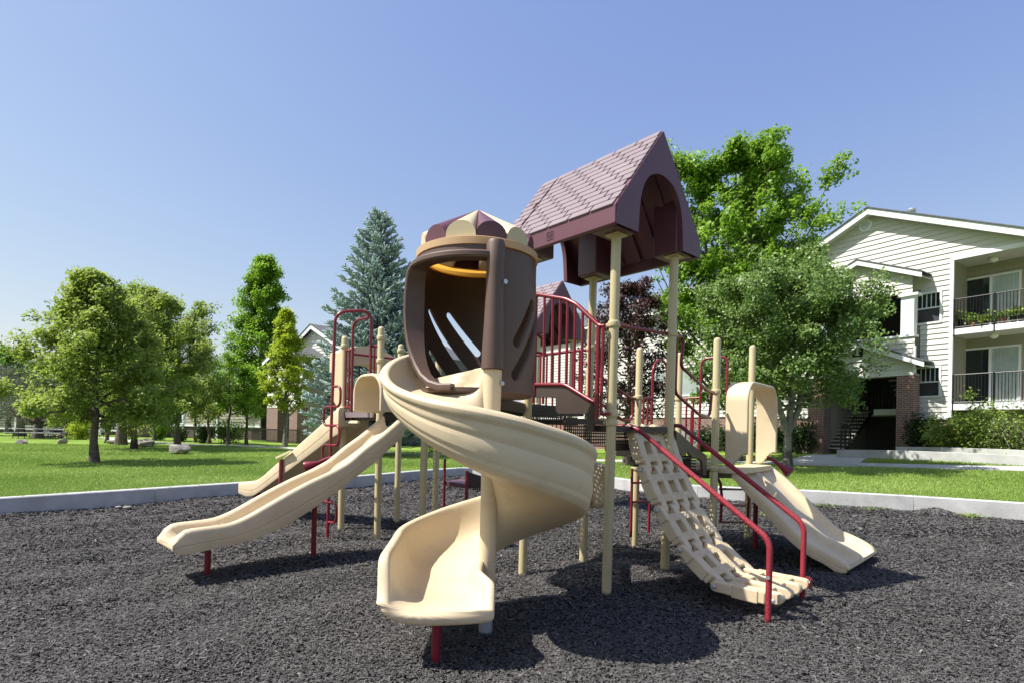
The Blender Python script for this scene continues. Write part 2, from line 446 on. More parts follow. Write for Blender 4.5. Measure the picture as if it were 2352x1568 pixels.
def ribbon(name, pts, w, mat, lift, kind='structure', d=.8):
    P_ = resample([Vector((p[0], p[1], 0)) for p in pts], d, False)
    rows = []
    for i, p in enumerate(P_):
        t = (P_[min(i+1, len(P_)-1)] - P_[max(i-1, 0)]).normalized()
        nn = Vector((-t.y, t.x, 0))*w/2
        a, b = p+nn, p-nn
        za, zb = gz(a.x, a.y)+lift, gz(b.x, b.y)+lift
        rows.append([Vector((a.x,a.y,za-.1)), Vector((a.x,a.y,za)), Vector((b.x,b.y,zb)), Vector((b.x,b.y,zb-.1))])
    o = MB().grid(rows).build(name, mat, smooth=30)
    return tag(o, kind=kind)
def Gt(u, v):              # ground point on the rising lawn
    z = .3
    for _ in range(25):
        p = G(u, v, z); z = .5*z + .5*gz(p.x, p.y)
        if p.y > 70: return p
    return Vector((p.x, p.y, gz(p.x, p.y)))
pr = [Gt(2480,1083), Gt(2352,1076), Gt(2150,1071), Gt(1960,1066), Gt(1830,1063), Gt(1640,1060), Gt(1385,1057), Gt(1180,1048), Gt(1000,1043), Gt(915,1041)]
ribbon('sidewalk', pr, 1.15, M['path'], .016)
pl = [Gt(915,1041), Gt(800,1036), Gt(720,1032), Gt(640,1027), Gt(540,1022), Gt(450,1021), Gt(380,1017), Gt(300,1012)]
ribbon('path', pl, 1.2, M['path'], .022)
ribbon('path', [Gt(300,1012), Gt(262,1006), Gt(243,1004)], 1.3, M['path'], .028)
ribbon('path', [Gt(1880,1066)+Vector((0,.1,0)), Gt(1905,1052), Gt(1935,1044)], 2.3, M['path'], .022)
# ------------------------------------------------------------------ buildings
class Frame:
    def __init__(s, O, d):
        s.O = Vector((O[0], O[1], 0)); s.d = Vector((d[0], d[1], 0)).normalized(); s.n = Vector((s.d.y, -s.d.x, 0))
        if s.n.dot(-s.O) < 0: s.n = -s.n
    def p(s, a, z, o=0): return s.O + s.d*a + s.n*o + Vector((0,0,z))
    def px(s, u, v, o=0):
        q = RP(u, v, s.O + s.n*o, s.n)
        return (q - s.O).dot(s.d), q.z
    def box(s, mb, a0, a1, z0, z1, o0, o1):
        return mb.hexa([s.p(a0,z0,o0), s.p(a1,z0,o0), s.p(a1,z0,o1), s.p(a0,z0,o1), s.p(a0,z1,o0), s.p(a1,z1,o0), s.p(a1,z1,o1), s.p(a0,z1,o1)])
def siding(mb, F, z0, z1, lim, holes=(), lap=.19, out=.034, o=0.0):
    """overlapping boards as real steps; lim(z) -> (left, right); holes = (a0, a1, z0, z1)"""
    cuts = set([z0, z1])
    z = z0
    while z < z1: cuts.add(z); z += lap
    for h in holes:
        for q in h[2:]:
            if z0 < q < z1: cuts.add(q)
    cuts = sorted(cuts)
    for a, b in zip(cuts, cuts[1:]):
        if b-a < 1e-4: continue
        k = math.floor((a-z0+1e-6)/lap)
        oa, ob = out*(1-(a-z0-k*lap)/lap), out*(1-(b-z0-k*lap)/lap)
        if abs(b-z0-(k+1)*lap) < 1e-5: ob = 0
        la, ra = lim(a); lb, rb = lim(b)
        segs = [(None, None)]
        hs = sorted([(h[0], h[1]) for h in holes if h[2] <= a+1e-6 and h[3] >= b-1e-6])
        xs = []
        cur = 'L'
        edges = [(la, lb)]
        for h in hs: edges += [(h[0], h[0]), (h[1], h[1])]
        edges += [(ra, rb)]
        for i in range(0, len(edges)-1, 2):
            (p0, p1), (q0, q1) = edges[i], edges[i+1]
            if q0-p0 < 1e-3 and q1-p1 < 1e-3: continue
            q1 = max(q1, p1)
            mb.add([F.p(p0,a,o+oa), F.p(q0,a,o+oa), F.p(q1,b,o+ob), F.p(p1,b,o+ob)], [(0,1,2,3)])
            mb.add([F.p(p0,a,o), F.p(q0,a,o), F.p(q0,a,o+oa), F.p(p0,a,o+oa)], [(0,1,2,3)])
def add_window(B, F, a0, a1, z0, z1, o=.0, fw=.07, bars=4, split=True, glass='glass', fmat='white', shade=None):
    mb = MB()
    for (p, q, r, t) in ((a0-fw, a0, z0-fw, z1+fw), (a1, a1+fw, z0-fw, z1+fw), (a0, a1, z1, z1+fw), (a0, a1, z0-fw, z0)):
        F.box(mb, p, q, r, t, o-.06, o+.055)
    w = mb.build('window', M[fmat], B)
    g = MB(); F.box(g, a0, a1, z0, z1, o-.05, o-.035); g.build('pane', M[glass], w)
    if split or bars:
        mb = MB(); zm = (z0+z1)/2
        if split: F.box(mb, a0, a1, zm-.025, zm+.025, o-.034, o+.02)
        for i in range(1, bars+1):
            a = a0 + (a1-a0)*i/(bars+1)
            F.box(mb, a-.011, a+.011, zm+.025 if split else z0, z1, o-.034, o-.012)
        mb.build('glazing_bar', M[fmat], w)
    if shade:
        mb = MB(); F.box(mb, a0+.01, a1-.01, z0+.01, zm-.03 if split else z1-.01, o-.030, o-.020); mb.build('blind', M[shade], w)
    return w
def add_slider(B, F, a0, a1, z0, z1, o):
    mb = MB(); f = .07
    for (p, q, r, t) in ((a0-f, a0, z0, z1+f), (a1, a1+f, z0, z1+f), (a0, a1, z1, z1+f), ((a0+a1)/2-.04, (a0+a1)/2+.04, z0+.05, z1), (a0, a1, z0, z0+.05)):
        F.box(mb, p, q, r, t, o-.02, o+.07)
    w = mb.build('sliding_door', M['white'], B)
    g = MB(); F.box(g, a0, (a0+a1)/2-.04, z0+.05, z1, o-.01, o+.02); g.build('screen_pane', M['glass'], w)
    g = MB()
    n = 14; am = (a0+a1)/2+.04
    for i in range(n):
        p, q = am+(a1-am)*i/n, am+(a1-am)*(i+.92)/n
        F.box(g, p, q, z0+.05, z1, o+.005, o+.02+.012*(i % 2))
    g.build('blind_pane', M['curtain'], w)
    return w
def add_rail(B, F, a0, a1, z0, z1, o, n, posts=(), name='balcony_railing', ret=0):
    mb = MB()
    for z in (z0+.06, z1): mb.tube([F.p(a0,z,o), F.p(a1,z,o)], .02, 6)
    for i in range(n+1):
        a = a0+(a1-a0)*i/n
        mb.tube([F.p(a,z0+.06,o), F.p(a,z1,o)], .012, 5)
    for a in posts: mb.tube([F.p(a,z0-.25,o+.02), F.p(a,z1+.02,o+.02)], .026, 6)
    if ret:
        for z in (z0+.06, z1): mb.tube([F.p(a0,z,o), F.p(a0,z,o-ret)], .02, 6)
        for i in range(1, 8): mb.tube([F.p(a0,z0+.06,o-ret*i/8), F.p(a0,z1,o-ret*i/8)], .012, 5)
    return mb.build(name, M['blackmetal'], B)
def fascia_path(mb, F, pts, h, o0, o1):
    """bargeboard along a polyline of (a, z): z is the top edge"""
    for (a0, z0), (a1, z1) in zip(pts, pts[1:]):
        mb.hexa([F.p(a0,z0-h,o0), F.p(a1,z1-h,o0), F.p(a1,z1-h,o1), F.p(a0,z0-h,o1), F.p(a0,z0,o0), F.p(a1,z1,o0), F.p(a1,z1,o1), F.p(a0,z0,o1)])
    return mb

# --- the near apartment house on the right
F1 = Frame(W(2200, 900, 21.0), (.555, -.832))
g1 = gz(F1.O.x, F1.O.y)
B1 = thing('apartment_house', F1.p(0, g1), 'large cream sided three storey apartment house with gabled front, balconies and brick porch at right', 'apartment house')
sc_c, _ = F1.px(2180, 800)                          # corner where the balcony recess starts
aA, zA = F1.px(1992, 478, .45)                      # gable apex
aR, zR = F1.px(2352, 525, .45)
slope = (zA-zR)/(aR-aA)
aE = aA + 9.0                                       # right end of the gable, out of the picture
aL = aA - 4.5
def zroof(a): return zA - slope*abs(a-aA)
zb = F1.px(2130, 957)[1]                            # foot of the siding
_, ztop = F1.px(2185, 600)
aEnd = aE
zu0 = F1.px(2189, 770, .0)[1]; zu1 = F1.px(2189, 757, .0)[1]
zl0 = F1.px(2186, 941, .0)[1]; zl1 = F1.px(2186, 927, .0)[1]
RD = 1.5
wu = (F1.px(2108,676)[0], F1.px(2160,676)[0], F1.px(2130,741)[1], F1.px(2130,676)[1])
wl = (F1.px(2105,845)[0], F1.px(2158,845)[0], F1.px(2130,908)[1], F1.px(2130,845)[1])
PO = .65
pc = F1.px(1976, 950, PO)[0]                       # porch centre
pl0, pl1 = F1.px(1855, 980, PO)[0], F1.px(1892, 980, PO)[0]
pr0, pr1 = F1.px(2058, 960, PO)[0], F1.px(2097, 960, PO)[0]
zporch2 = F1.px(2076, 773, PO)[1]                   # floor parapet top of the upper porch
zbeam = F1.px(2075, 858, PO)[1]
zup_top = F1.px(2076, 676, PO)[1]
wall_holes = [(sc_c+.12, aEnd+5, zb-1, ztop), wu, wl, (pl0+.05, pr1-.05, zb-3, zup_top+.2)]
mb = MB()
def lim1(z):
    w = max(0, (zA-.05-z)/slope)
    return (max(aL, aA-w), min(aE, aA+w))
siding(mb, F1, zb, zA-.1, lim1, wall_holes, lap=.2)
mb.build('siding_wall', M['siding'], B1)
# brick base
bm1 = brick_mat('red_brick', (F1.d.x, F1.d.y), (.24,.075,.05,1), (.13,.06,.05,1), (.32,.29,.26,1))
mb = MB()
F1.box(mb, pr1+.05, sc_c+.05, g1-.3, zb-.01, -.3, -.03); mb.build('brick_base', bm1, B1)
mb = MB(); F1.box(mb, aL, pl0, g1-.3, zb-.01, -.3, -.03); mb.build('brick_base', bm1, B1)
# inner body and recess walls
mb = MB()
F1.box(mb, aL+.02, pl1-.1, g1-.3, zroof(aL)-.2, -8, -.32)
F1.box(mb, pr0+.1, sc_c+.06, g1-.3, ztop+1.0, -8, -.06)
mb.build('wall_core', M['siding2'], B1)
mb = MB()
FR = Frame(F1.p(0,0,-RD), (F1.d.x, F1.d.y))
da0, da1 = FR.px(2216,700)[0], FR.px(2341,700)[0]
dz0, dz1 = zu1+.02, FR.px(2280,636)[1]
ea0, ea1 = FR.px(2213,860)[0], FR.px(2340,860)[0]
ez0, ez1 = zl1+.02, FR.px(2280,800)[1]
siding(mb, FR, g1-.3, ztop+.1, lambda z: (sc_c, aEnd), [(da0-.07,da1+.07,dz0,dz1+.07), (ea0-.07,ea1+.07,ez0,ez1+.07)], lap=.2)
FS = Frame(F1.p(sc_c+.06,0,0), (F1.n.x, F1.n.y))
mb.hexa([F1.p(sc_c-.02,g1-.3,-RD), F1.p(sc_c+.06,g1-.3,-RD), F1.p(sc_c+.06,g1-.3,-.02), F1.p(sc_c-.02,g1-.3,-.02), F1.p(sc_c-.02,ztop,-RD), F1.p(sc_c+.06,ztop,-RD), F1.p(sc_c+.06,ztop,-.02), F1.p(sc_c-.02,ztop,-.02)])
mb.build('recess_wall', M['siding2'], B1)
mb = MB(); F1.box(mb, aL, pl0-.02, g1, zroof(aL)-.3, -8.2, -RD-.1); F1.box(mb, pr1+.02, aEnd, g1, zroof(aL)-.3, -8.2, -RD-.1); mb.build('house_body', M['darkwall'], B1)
add_slider(B1, FR, da0, da1, dz0, dz1, 0)
add_slider(B1, FR, ea0, ea1, ez0, ez1, 0)
ga0, ga1 = FR.px(2290,1000)[0], FR.px(2345,1000)[0]
add_slider(B1, FR, ga0-.2, ga1+.6, g1-.1, zl0-.45, 0)
mb = MB()
F1.box(mb, sc_c-.0, sc_c+.12, zb-.04, ztop+.12, -.05, .05)
F1.box(mb, sc_c+.12, aEnd, ztop, ztop+.16, -.05, .05)
F1.box(mb, pr1-.02, sc_c, zb-.09, zb, -.02, .035)
mb.build('corner_trim', M['white'], B1)
for z0_, z1_, nm in ((zu0, zu1, 'u'), (zl0, zl1, 'l')):
    mb = MB(); F1.box(mb, sc_c+.1, aEnd, z0_, z1_, -.05, .06); mb.build('balcony_fascia', M['white'], B1)
    mb = MB(); F1.box(mb, sc_c+.06, aEnd, z0_+.02, z1_-.02, -RD, -.051); mb.build('balcony_slab', M['soffit'], B1)
mb = MB(); F1.box(mb, sc_c+.06, aEnd, ztop+.02, ztop+.1, -RD, -.051); mb.build('balcony_ceiling', M['soffit'], B1)
for zc, uu in ((ztop, 2280), (zu0, 2283), (zl0, 2275)):
    a = F1.px(uu, 700, -.7)[0]
    MB().lathe([(.02,.02),(.13,.02),(.16,-.03),(.13,-.12),(.06,-.16),(.005,-.17)], F1.p(a, zc, -.75), 14).build('ceiling_lamp', M['lamp'], B1, smooth=50)
zr_u, zr_l = F1.px(2250,680)[1], F1.px(2250,857)[1]
pu = F1.px(2285,745)[0]
add_rail(B1, F1, sc_c+.16, aEnd, zu1, zr_u, .03, 64, [sc_c+.16, pu])
add_rail(B1, F1, sc_c+.16, aEnd, zl1, zr_l, .03, 64, [sc_c+.16, F1.px(2283,920)[0]])
add_window(B1, F1, *wu, shade='screen')
add_window(B1, F1, *wl, shade='screen')
# gable vent and roof
ca, cz = F1.px(1989, 519)
vr = (F1.px(2004, 519)[0]-F1.px(1973,519)[0])/2
mb = MB()
for k in range(8):
    t0, t1 = math.pi*2*(k+.5)/8, math.pi*2*(k+1.5)/8
    q = [(ca+r*math.cos(t), cz+r*math.sin(t)) for t, r in ((t0,vr),(t1,vr),(t1,vr*.72),(t0,vr*.72))]
    mb.hexa([F1.p(a,z,.0) for a, z in q] + [F1.p(a,z,.07) for a, z in q])
v = mb.build('gable_vent', M['white'], B1)
rows = [[F1.p(ca+r*math.cos(t*math.pi/8), cz+r*math.sin(t*math.pi/8), .03) for t in range(16)] for r in (vr*.8, .001)]
MB().grid(rows, True).build('vent_shade_disc', M['screen'], v)  # dark disc stands in for the shade inside the vent recess
mb = MB()
for i in range(6):
    z = cz - vr*.62 + vr*1.24*i/5; hw = math.sqrt(max(.01, (vr*.74)**2-(z-cz)**2))
    mb.hexa([F1.p(ca-hw,z-.05,.05), F1.p(ca+hw,z-.05,.05), F1.p(ca+hw,z+.0,.028), F1.p(ca-hw,z+.0,.028), F1.p(ca-hw,z-.035,.055), F1.p(ca+hw,z-.035,.055), F1.p(ca+hw,z+.012,.033), F1.p(ca-hw,z+.012,.033)])
mb.build('louvre', M['white'], v)
FH = .26
mb = fascia_path(MB(), F1, [(aL-.4, zroof(aL-.4)), (aA, zA), (aE+.5, zroof(aE+.5))], FH, .40, .45)
mb.build('bargeboard', M['white'], B1)
mb = fascia_path(MB(), F1, [(aL-.4, zroof(aL-.4)-FH+.05), (aA, zA-FH+.05), (aE+.5, zroof(aE+.5)-FH+.05)], .03, -.02, .40)
mb.build('eave_soffit', M['soffit'], B1)
mb = fascia_path(MB(), F1, [(aL-.45, zroof(aL-.45)+.05), (aA, zA+.05), (aE+.55, zroof(aE+.55)+.05)], .045, -9, .5)
mb.build('gable_roof', M['shingle'], B1)
a, z = F1.px(2094, 482, -1.0)
MB().lathe([(.1,-.7),(.1,.0),(.15,.02),(.17,.1),(.12,.16),(.01,.18)], F1.p(a, z-.12, -1.0), 12).build('roof_vent', M['zinc'], B1, smooth=40)
# porch in front of the stairs
mb = MB()
F1.box(mb, pl0, pl1, g1-.4, zbeam, PO-.55, PO); mb.build('brick_pillar', bm1, B1)
mb = MB(); F1.box(mb, pr0, pr1, g1-.4, zbeam, PO-.55, PO); mb.build('brick_pillar', bm1, B1)
FP = Frame(F1.p(0,0,PO), (F1.d.x, F1.d.y))
lzA = FP.px(1973,785,.3)[1]; la0 = FP.px(1972,785,.3)[0]; le = FP.px(2122,829,.3); lsl = (lzA-le[1])/(le[0]-la0)
uzA = FP.px(1968,598,.3)[1]; ua0 = FP.px(1968,598,.3)[0]; ue = FP.px(2117,624,.3); usl = (uzA-ue[1])/(ue[0]-ua0)
ha = pr1-pc+.02
for (apz, apa, sl, hwid, zbot, holes, nm) in ((lzA, la0, lsl, le[0]-la0, zbeam, [], 'lower'), (uzA, ua0, usl, ue[0]-ua0, zup_top, [], 'upper')):
    mb = MB()
    def limp(z, apz=apz, apa=apa, sl=sl): 
        w = max(0, (apz-.1-z)/sl); return (max(apa-ha, apa-w), min(apa+ha, apa+w))
    siding(mb, FP, zbot, apz-.12, limp, holes, lap=.2)
    mb.build('porch_gable', M['siding'], B1)
    pts = [(apa-hwid, apz-sl*hwid), (apa, apz), (apa+hwid, apz-sl*hwid)]
    fascia_path(MB(), FP, pts, .2, .26, .3).build('porch_bargeboard', M['white'], B1)
    fascia_path(MB(), FP, [(x, z-.14) for x, z in pts], .03, -PO+.03, .26).build('porch_soffit', M['soffit'], B1)
    fascia_path(MB(), FP, [(x, z+.05) for x, z in pts], .045, -PO+.03, .33).build('porch_roof', M['shingle'], B1)
mb = MB()
siding(mb, FP, zbeam+.6, zporch2, lambda z: (pl0, pr1), [], lap=.2, o=-.05)
mb.build('porch_parapet', M['siding'], B1)
mb = MB()
F1.box(mb, pr0+.08, pr1-.05, zporch2, zup_top, PO-.35, PO-.05); F1.box(mb, pl0+.05, pl1-.08, zporch2, zup_top, PO-.35, PO-.05)
F1.box(mb, pl0, pr1, zporch2-.02, zporch2+.06, PO-.4, PO+.02)
F1.box(mb, pr0-.0, pr1+.1, zup_top-.1, zup_top+.0, PO-.4, PO+.03)
F1.box(mb, pr1-.02, pr1+.05, zbeam, zbeam+1.05, PO-.06, PO+.03)
F1.box(mb, pl0, pr1, zbeam-.05, zbeam, PO-.5, PO+.02)
mb.build('porch_trim', M['white'], B1)
mb = MB()
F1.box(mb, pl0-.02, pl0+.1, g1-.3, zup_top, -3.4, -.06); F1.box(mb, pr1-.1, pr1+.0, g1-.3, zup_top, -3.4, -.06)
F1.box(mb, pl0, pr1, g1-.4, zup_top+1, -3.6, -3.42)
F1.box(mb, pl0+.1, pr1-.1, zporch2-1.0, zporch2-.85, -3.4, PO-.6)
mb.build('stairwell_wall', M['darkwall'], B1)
zl2 = F1.px(2000, 940, -.9)[1]
mb = MB()
F1.box(mb, pl0+.1, pr1-.1, zl2-.25, zl2, -3.4, -2.0)
F1.box(mb, pc, pr1-.1, zl2-.25, zl2, -2.0, -.5)
mb.build('landing', M['soffit'], B1)
s0, s1 = F1.px(1905,1000,-.7)[0], F1.px(1968,1000,-.7)[0]
mb = MB()
ns = 11
for i in range(ns):
    t = (i+.5)/ns
    F1.box(mb, s0, s1, g1+(zl2-g1)*t-.03, g1+(zl2-g1)*t+.02, .25-2.3*t-.14, .25-2.3*t+.14)
mb.build('stair_tread', M['path'], B1); mb = MB()
for i in range(9):
    t = (i+.5)/9
    F1.box(mb, pc+.35, pr0+.1, zl2+1.7*t-.03, zl2+1.7*t+.03, -2.4+1.8*t-.13, -2.4+1.8*t+.13)
mb.build('stair_tread', M['path'], B1)
mb = MB()
for s in (s0-.03, s1+.03):
    mb.tube([F1.p(s,g1,.3), F1.p(s,zl2,-2.1)], .06, 6)
    mb.tube([F1.p(s,g1+.95,.3), F1.p(s,zl2+.95,-2.1)], .025, 6)
    for i in range(12):
        t = i/11; mb.tube([F1.p(s,g1+(zl2-g1)*t,.3-2.4*t), F1.p(s,g1+.95+(zl2-g1)*t,.3-2.4*t)], .012, 5)
for i in range(16):
    a = s1+.1+(pr0-s1)*i/15; mb.tube([F1.p(a,zl2,-.55), F1.p(a,zl2+1,-.55)], .012, 5)
mb.tube([F1.p(s1,zl2+1,-.55), F1.p(pr0+.1,zl2+1,-.55)], .022, 6)
for i in range(24):
    a = pl1+(pr0-pl1)*i/23; mb.tube([F1.p(a,zporch2-.9,-.6), F1.p(a,zporch2+.35,-.6)], .014, 5)
mb.tube([F1.p(pl1,zporch2+.35,-.6), F1.p(pr0,zporch2+.35,-.6)], .025, 6)
mb.build('stair_railing', M['blackmetal'], B1)
# number plate
na, nz_ = FP.px(1971, 807)
mb = MB(); FP.box(mb, na-.2, na+.2, nz_-.22, nz_+.22, .02, .05)
pla = mb.build('number_plate', M['blackmetal'], B1)
mb = MB()
FP.box(mb, na-.035, na+.035, nz_-.12, nz_+.14, .05, .06); FP.box(mb, na-.09, na+.09, nz_-.155, nz_-.12, .05, .06)
mb.add([FP.p(na-.035,nz_+.14,.06), FP.p(na-.085,nz_+.07,.06), FP.p(na-.085,nz_+.04,.06), FP.p(na-.035,nz_+.075,.06)], [(0,1,2,3)])
FP.box(mb, na+.035, na+.06, nz_+.1, nz_+.14, .05, .06)
mb.build('numeral', M['white'], pla)
# handrail and plinth at the foot of the stairs
hp = [F1.p(F1.px(u,1035,2.3)[0], 0, 2.3) for u in (1931, 1941)]
mb = MB()
for p_ in hp:
    zz = gz(p_.x, p_.y); mb.tube([p_+Vector((0,0,zz)), p_+Vector((0,0,zz+1.05))], .035, 6)
    mb.tube([p_+Vector((0,0,zz))+F1.d*.18, p_+Vector((0,0,zz+1.05))+F1.d*.18], .03, 6)
mb.tube([hp[0]+Vector((0,0,g1+1.0)), hp[1]+F1.d*.18+Vector((0,0,g1+1.0))], .04, 6)
tag(mb.build('stair_handrail', M['blackmetal']), 'short black metal handrail standing at the foot of the porch stairs', 'handrail')
# long rear wing of the same house seen between the trees
mb = MB()
aW0, aW1 = aL-22, aL
zw1 = zroof(aL)-.2
wa = [(F1.px(1563,870,-.6)[0], F1.px(1612,870,-.6)[0], F1.px(1590,905,-.6)[1], F1.px(1590,842,-.6)[1]),
      (F1.px(1508,900,-.6)[0], F1.px(1536,900,-.6)[0], F1.px(1520,908,-.6)[1], F1.px(1520,850,-.6)[1])]
FW = Frame(F1.p(0,0,-.6), (F1.d.x, F1.d.y))
zwb = FW.px(1600, 957)[1]
B5 = thing('apartment_wing', FW.p(aW1-8, .3), 'cream sided rear wing seen through the purple leaved tree behind the playground', 'apartment wing')
siding(mb, FW, zwb, zw1, lambda z: (aW0, aW1), wa, lap=.2)
mb.build('siding_wall', M['siding'], B5)
mb = MB(); FW.box(mb, aW0, aW1, -.2, zwb-.01, -.35, -.03); mb.build('brick_base', bm1, B5)
mb = MB(); FW.box(mb, aW0, aW1, -.2, zw1, -8, -.36); mb.build('wall_core', M['darkwall'], B5)
for w_ in wa: add_window(B5, FW, *w_, bars=0, split=False, glass='blind')
mb = MB(); FW.hx = None
mb.hexa([FW.p(aW0-.3,zw1-.05,.6), FW.p(aW1,zw1-.05,.6), FW.p(aW1,zw1+2.6,-4.5), FW.p(aW0-.3,zw1+2.6,-4.5), FW.p(aW0-.3,zw1+.05,.6), FW.p(aW1,zw1+.05,.6), FW.p(aW1,zw1+2.7,-4.5), FW.p(aW0-.3,zw1+2.7,-4.5)])
mb.build('roof', M['shingle'], B5)
mb = MB(); FW.box(mb, aW0-.3, aW1, zw1-.17, zw1-.052, .5, .6); mb.build('gutter', M['white'], B5)
# grey utility cabinets against the wing
for i, (u, v, nm) in enumerate(((1576, 1022, 'grey steel utility cabinet against the brick base, left of the pair'), (1598, 1020, 'grey steel utility cabinet against the brick base, right of the pair'))):
    a, _ = FW.px(u, v, 1.2); p_ = FW.p(a, 0, 1.2); zz = gz(p_.x, p_.y)
    c = thing('utility_cabinet', p_+Vector((0,0,zz)), nm, 'cabinet', 'utility cabinets by the wing')
    mb = MB(); FW.box(mb, a-.32, a+.32, zz-.05, zz+1.15, .9, 1.4); mb.build('housing', M['zinc'], c, bevel=.03)
    mb = MB(); FW.box(mb, a-.34, a+.34, zz+1.15, zz+1.2, .88, 1.43); mb.build('lid', M['zinc'], c, bevel=.02)
    mb = MB(); FW.box(mb, a-.26, a+.26, zz+.15, zz+1.0, 1.4, 1.415); mb.build('door', M['zinc'], c)
# planter walls in front of the house
def wallrib(name, pts, w, z0, z1, label):
    rows = []
    P_ = resample([Vector((p[0], p[1], 0)) for p in pts], .6, False)
    for i, p in enumerate(P_):
        t = (P_[min(i+1, len(P_)-1)] - P_[max(i-1, 0)]).normalized(); nn = Vector((-t.y, t.x, 0))*w/2
        g_ = gz(p.x, p.y)
        rows.append([p+nn+Vector((0,0,g_+z0)), p+nn+Vector((0,0,g_+z1)), p-nn+Vector((0,0,g_+z1)), p-nn+Vector((0,0,g_+z0))])
    o = MB().grid(rows, True, True).build(name, M['concrete'], bevel=.012)
    return tag(o, label, 'planter wall')
q0 = F1.p(F1.px(1925,1061,3.2)[0], 0, 3.2); q1 = q0 + F1.d*14
wallrib('planter_wall', [q0, q1], .25, -.2, .30, 'long low concrete planter wall behind the right sidewalk, nearer one')
q0 = F1.p(F1.px(2060,1046,1.9)[0], 0, 1.9); q1 = q0 + F1.d*12
wallrib('planter_wall', [q0, q1], .25, -.2, .36, 'short low concrete planter wall below the shrubs at the brick pillar')

# --- gabled house on the left behind the columnar trees
F2 = Frame(W(700, 900, 46.0), (.755, -.656))
B2 = thing('gabled_house', F2.p(0, .26), 'cream sided gabled house with brick entrance pillars behind the bright columnar tree', 'apartment house')
a2, z2 = F2.px(713, 745, .5)
e2_ = F2.px(752, 772, .5); sl2 = (z2-e2_[1])/(e2_[0]-a2)
hw2 = 9.0
zb2 = F2.px(690, 960)[1]
mb = MB()
def lim2(z):
    w = max(0, (z2-.1-z)/sl2); return (max(a2-5.5, a2-w), min(a2+hw2, a2+w))
rc0 = F2.px(748,850)[0]; rz1 = F2.px(748,826)[1]
siding(mb, F2, .1, z2-.15, lim2, [(rc0, rc0+1.3, F2.px(748,870)[1], rz1), (rc0, rc0+1.3, F2.px(748,960)[1], F2.px(748,905)[1]), (F2.px(632,960)[0], F2.px(684,960)[0], -1, F2.px(650,955)[1]+.3)], lap=.24, out=.035)
mb.build('siding_wall', M['siding'], B2)
fascia_path(MB(), F2, [(a2-6, z2-sl2*6), (a2, z2), (a2+hw2, z2-sl2*hw2)], .34, .44, .5).build('bargeboard', M['white'], B2)
fascia_path(MB(), F2, [(a2-6.1, z2-sl2*6.1+.06), (a2, z2+.06), (a2+hw2, z2-sl2*hw2+.06)], .055, -14, .55).build('gable_roof', M['shingle'], B2)
mb = MB(); F2.box(mb, a2-5.4, a2+hw2-.1, -.2, z2-sl2*5.6, -12, -1.4); mb.build('house_body', M['darkwall'], B2)
ca, cz = F2.px(722, 764)
rows = [[F2.p(ca+r*math.cos(t*math.pi/12), cz+r*math.sin(t*math.pi/12), o) for t in range(24)] for r, o in ((.34,.02),(.34,.09),(.24,.09),(.24,.02))]
MB().grid(rows, True).build('gable_vent', M['white'], B2)
mb = MB(); F2.box(mb, F2.px(686,980)[0]-.12, F2.px(686,980)[0]+.12, .1, F2.px(690,925)[1], -.05, .08); mb.build('corner_trim', M['white'], B2); mb = MB(); F2.box(mb, rc0-.15, rc0, F2.px(748,960)[1], rz1+.15, -.03, .08); mb.build('corner_trim', M['white'], B2)
add_window(B2, F2, rc0+.1, rc0+1.2, F2.px(748,868)[1], rz1-.1, -.05, bars=0)
add_window(B2, F2, rc0+.1, rc0+1.2, F2.px(748,958)[1], F2.px(748,908)[1], -.05, bars=0)
bm2 = brick_mat('red_brick_far', (F2.d.x, F2.d.y), (.24,.085,.06,1), (.14,.065,.055,1), (.32,.29,.26,1), .24, .09, .014)
FQ = Frame(F2.p(0,0,2.2), (F2.d.x, F2.d.y))
zpt = FQ.px(640, 935)[1]
mb = MB()
for u0, u1 in ((612, 637), (664, 682)):
    mb = MB(); FQ.box(mb, FQ.px(u0,980)[0], FQ.px(u1,980)[0], -.2, zpt, -.9, 0); mb.build('brick_pillar', bm2, B2)
# small porch gable
pa, pz = FQ.px(655, 790); pe = FQ.px(612, 832); psl = (pz-pe[1])/(pa-pe[0])
mb = MB(); siding(mb, FQ, zpt, pz-.1, lambda z: (max(pe[0]+.3, pa-max(0,(pz-.1-z)/psl)), min(2*pa-pe[0]-.3, pa+max(0,(pz-.1-z)/psl))), [], lap=.24, out=.03); mb.build('porch_gable', M['siding'], B2)
hwp = pa-pe[0]
fascia_path(MB(), FQ, [(pa-hwp, pz-psl*hwp), (pa, pz), (pa+hwp, pz-psl*hwp)], .3, .3, .36).build('porch_bargeboard', M['white'], B2)
fascia_path(MB(), FQ, [(pa-hwp, pz-psl*hwp+.06), (pa, pz+.06), (pa+hwp, pz-psl*hwp+.06)], .055, -2.2, .4).build('porch_roof', M['shingle'], B2)
# black metal fence by the entrance
fn = thing('metal_fence', FQ.p(FQ.px(640,1000)[0], .26, .6), 'black metal picket fence between the brick pillars of the gabled house', 'fence')
mb = MB()
fa0, fa1, fz = FQ.px(578,1000,.6)[0], FQ.px(688,1000,.6)[0], FQ.px(600,983,.6)[1]
for i in range(54):
    a = fa0+(fa1-fa0)*i/53; mb.tube([FQ.p(a,.26,.6), FQ.p(a,fz,.6)], .02, 4)
mb.build('picket', M['blackmetal'], fn)
mb = MB()
for z in (.4, fz-.05): FQ.box(mb, fa0, fa1, z-.03, z+.03, .57, .63)
mb.build('fence_rail', M['blackmetal'], fn)

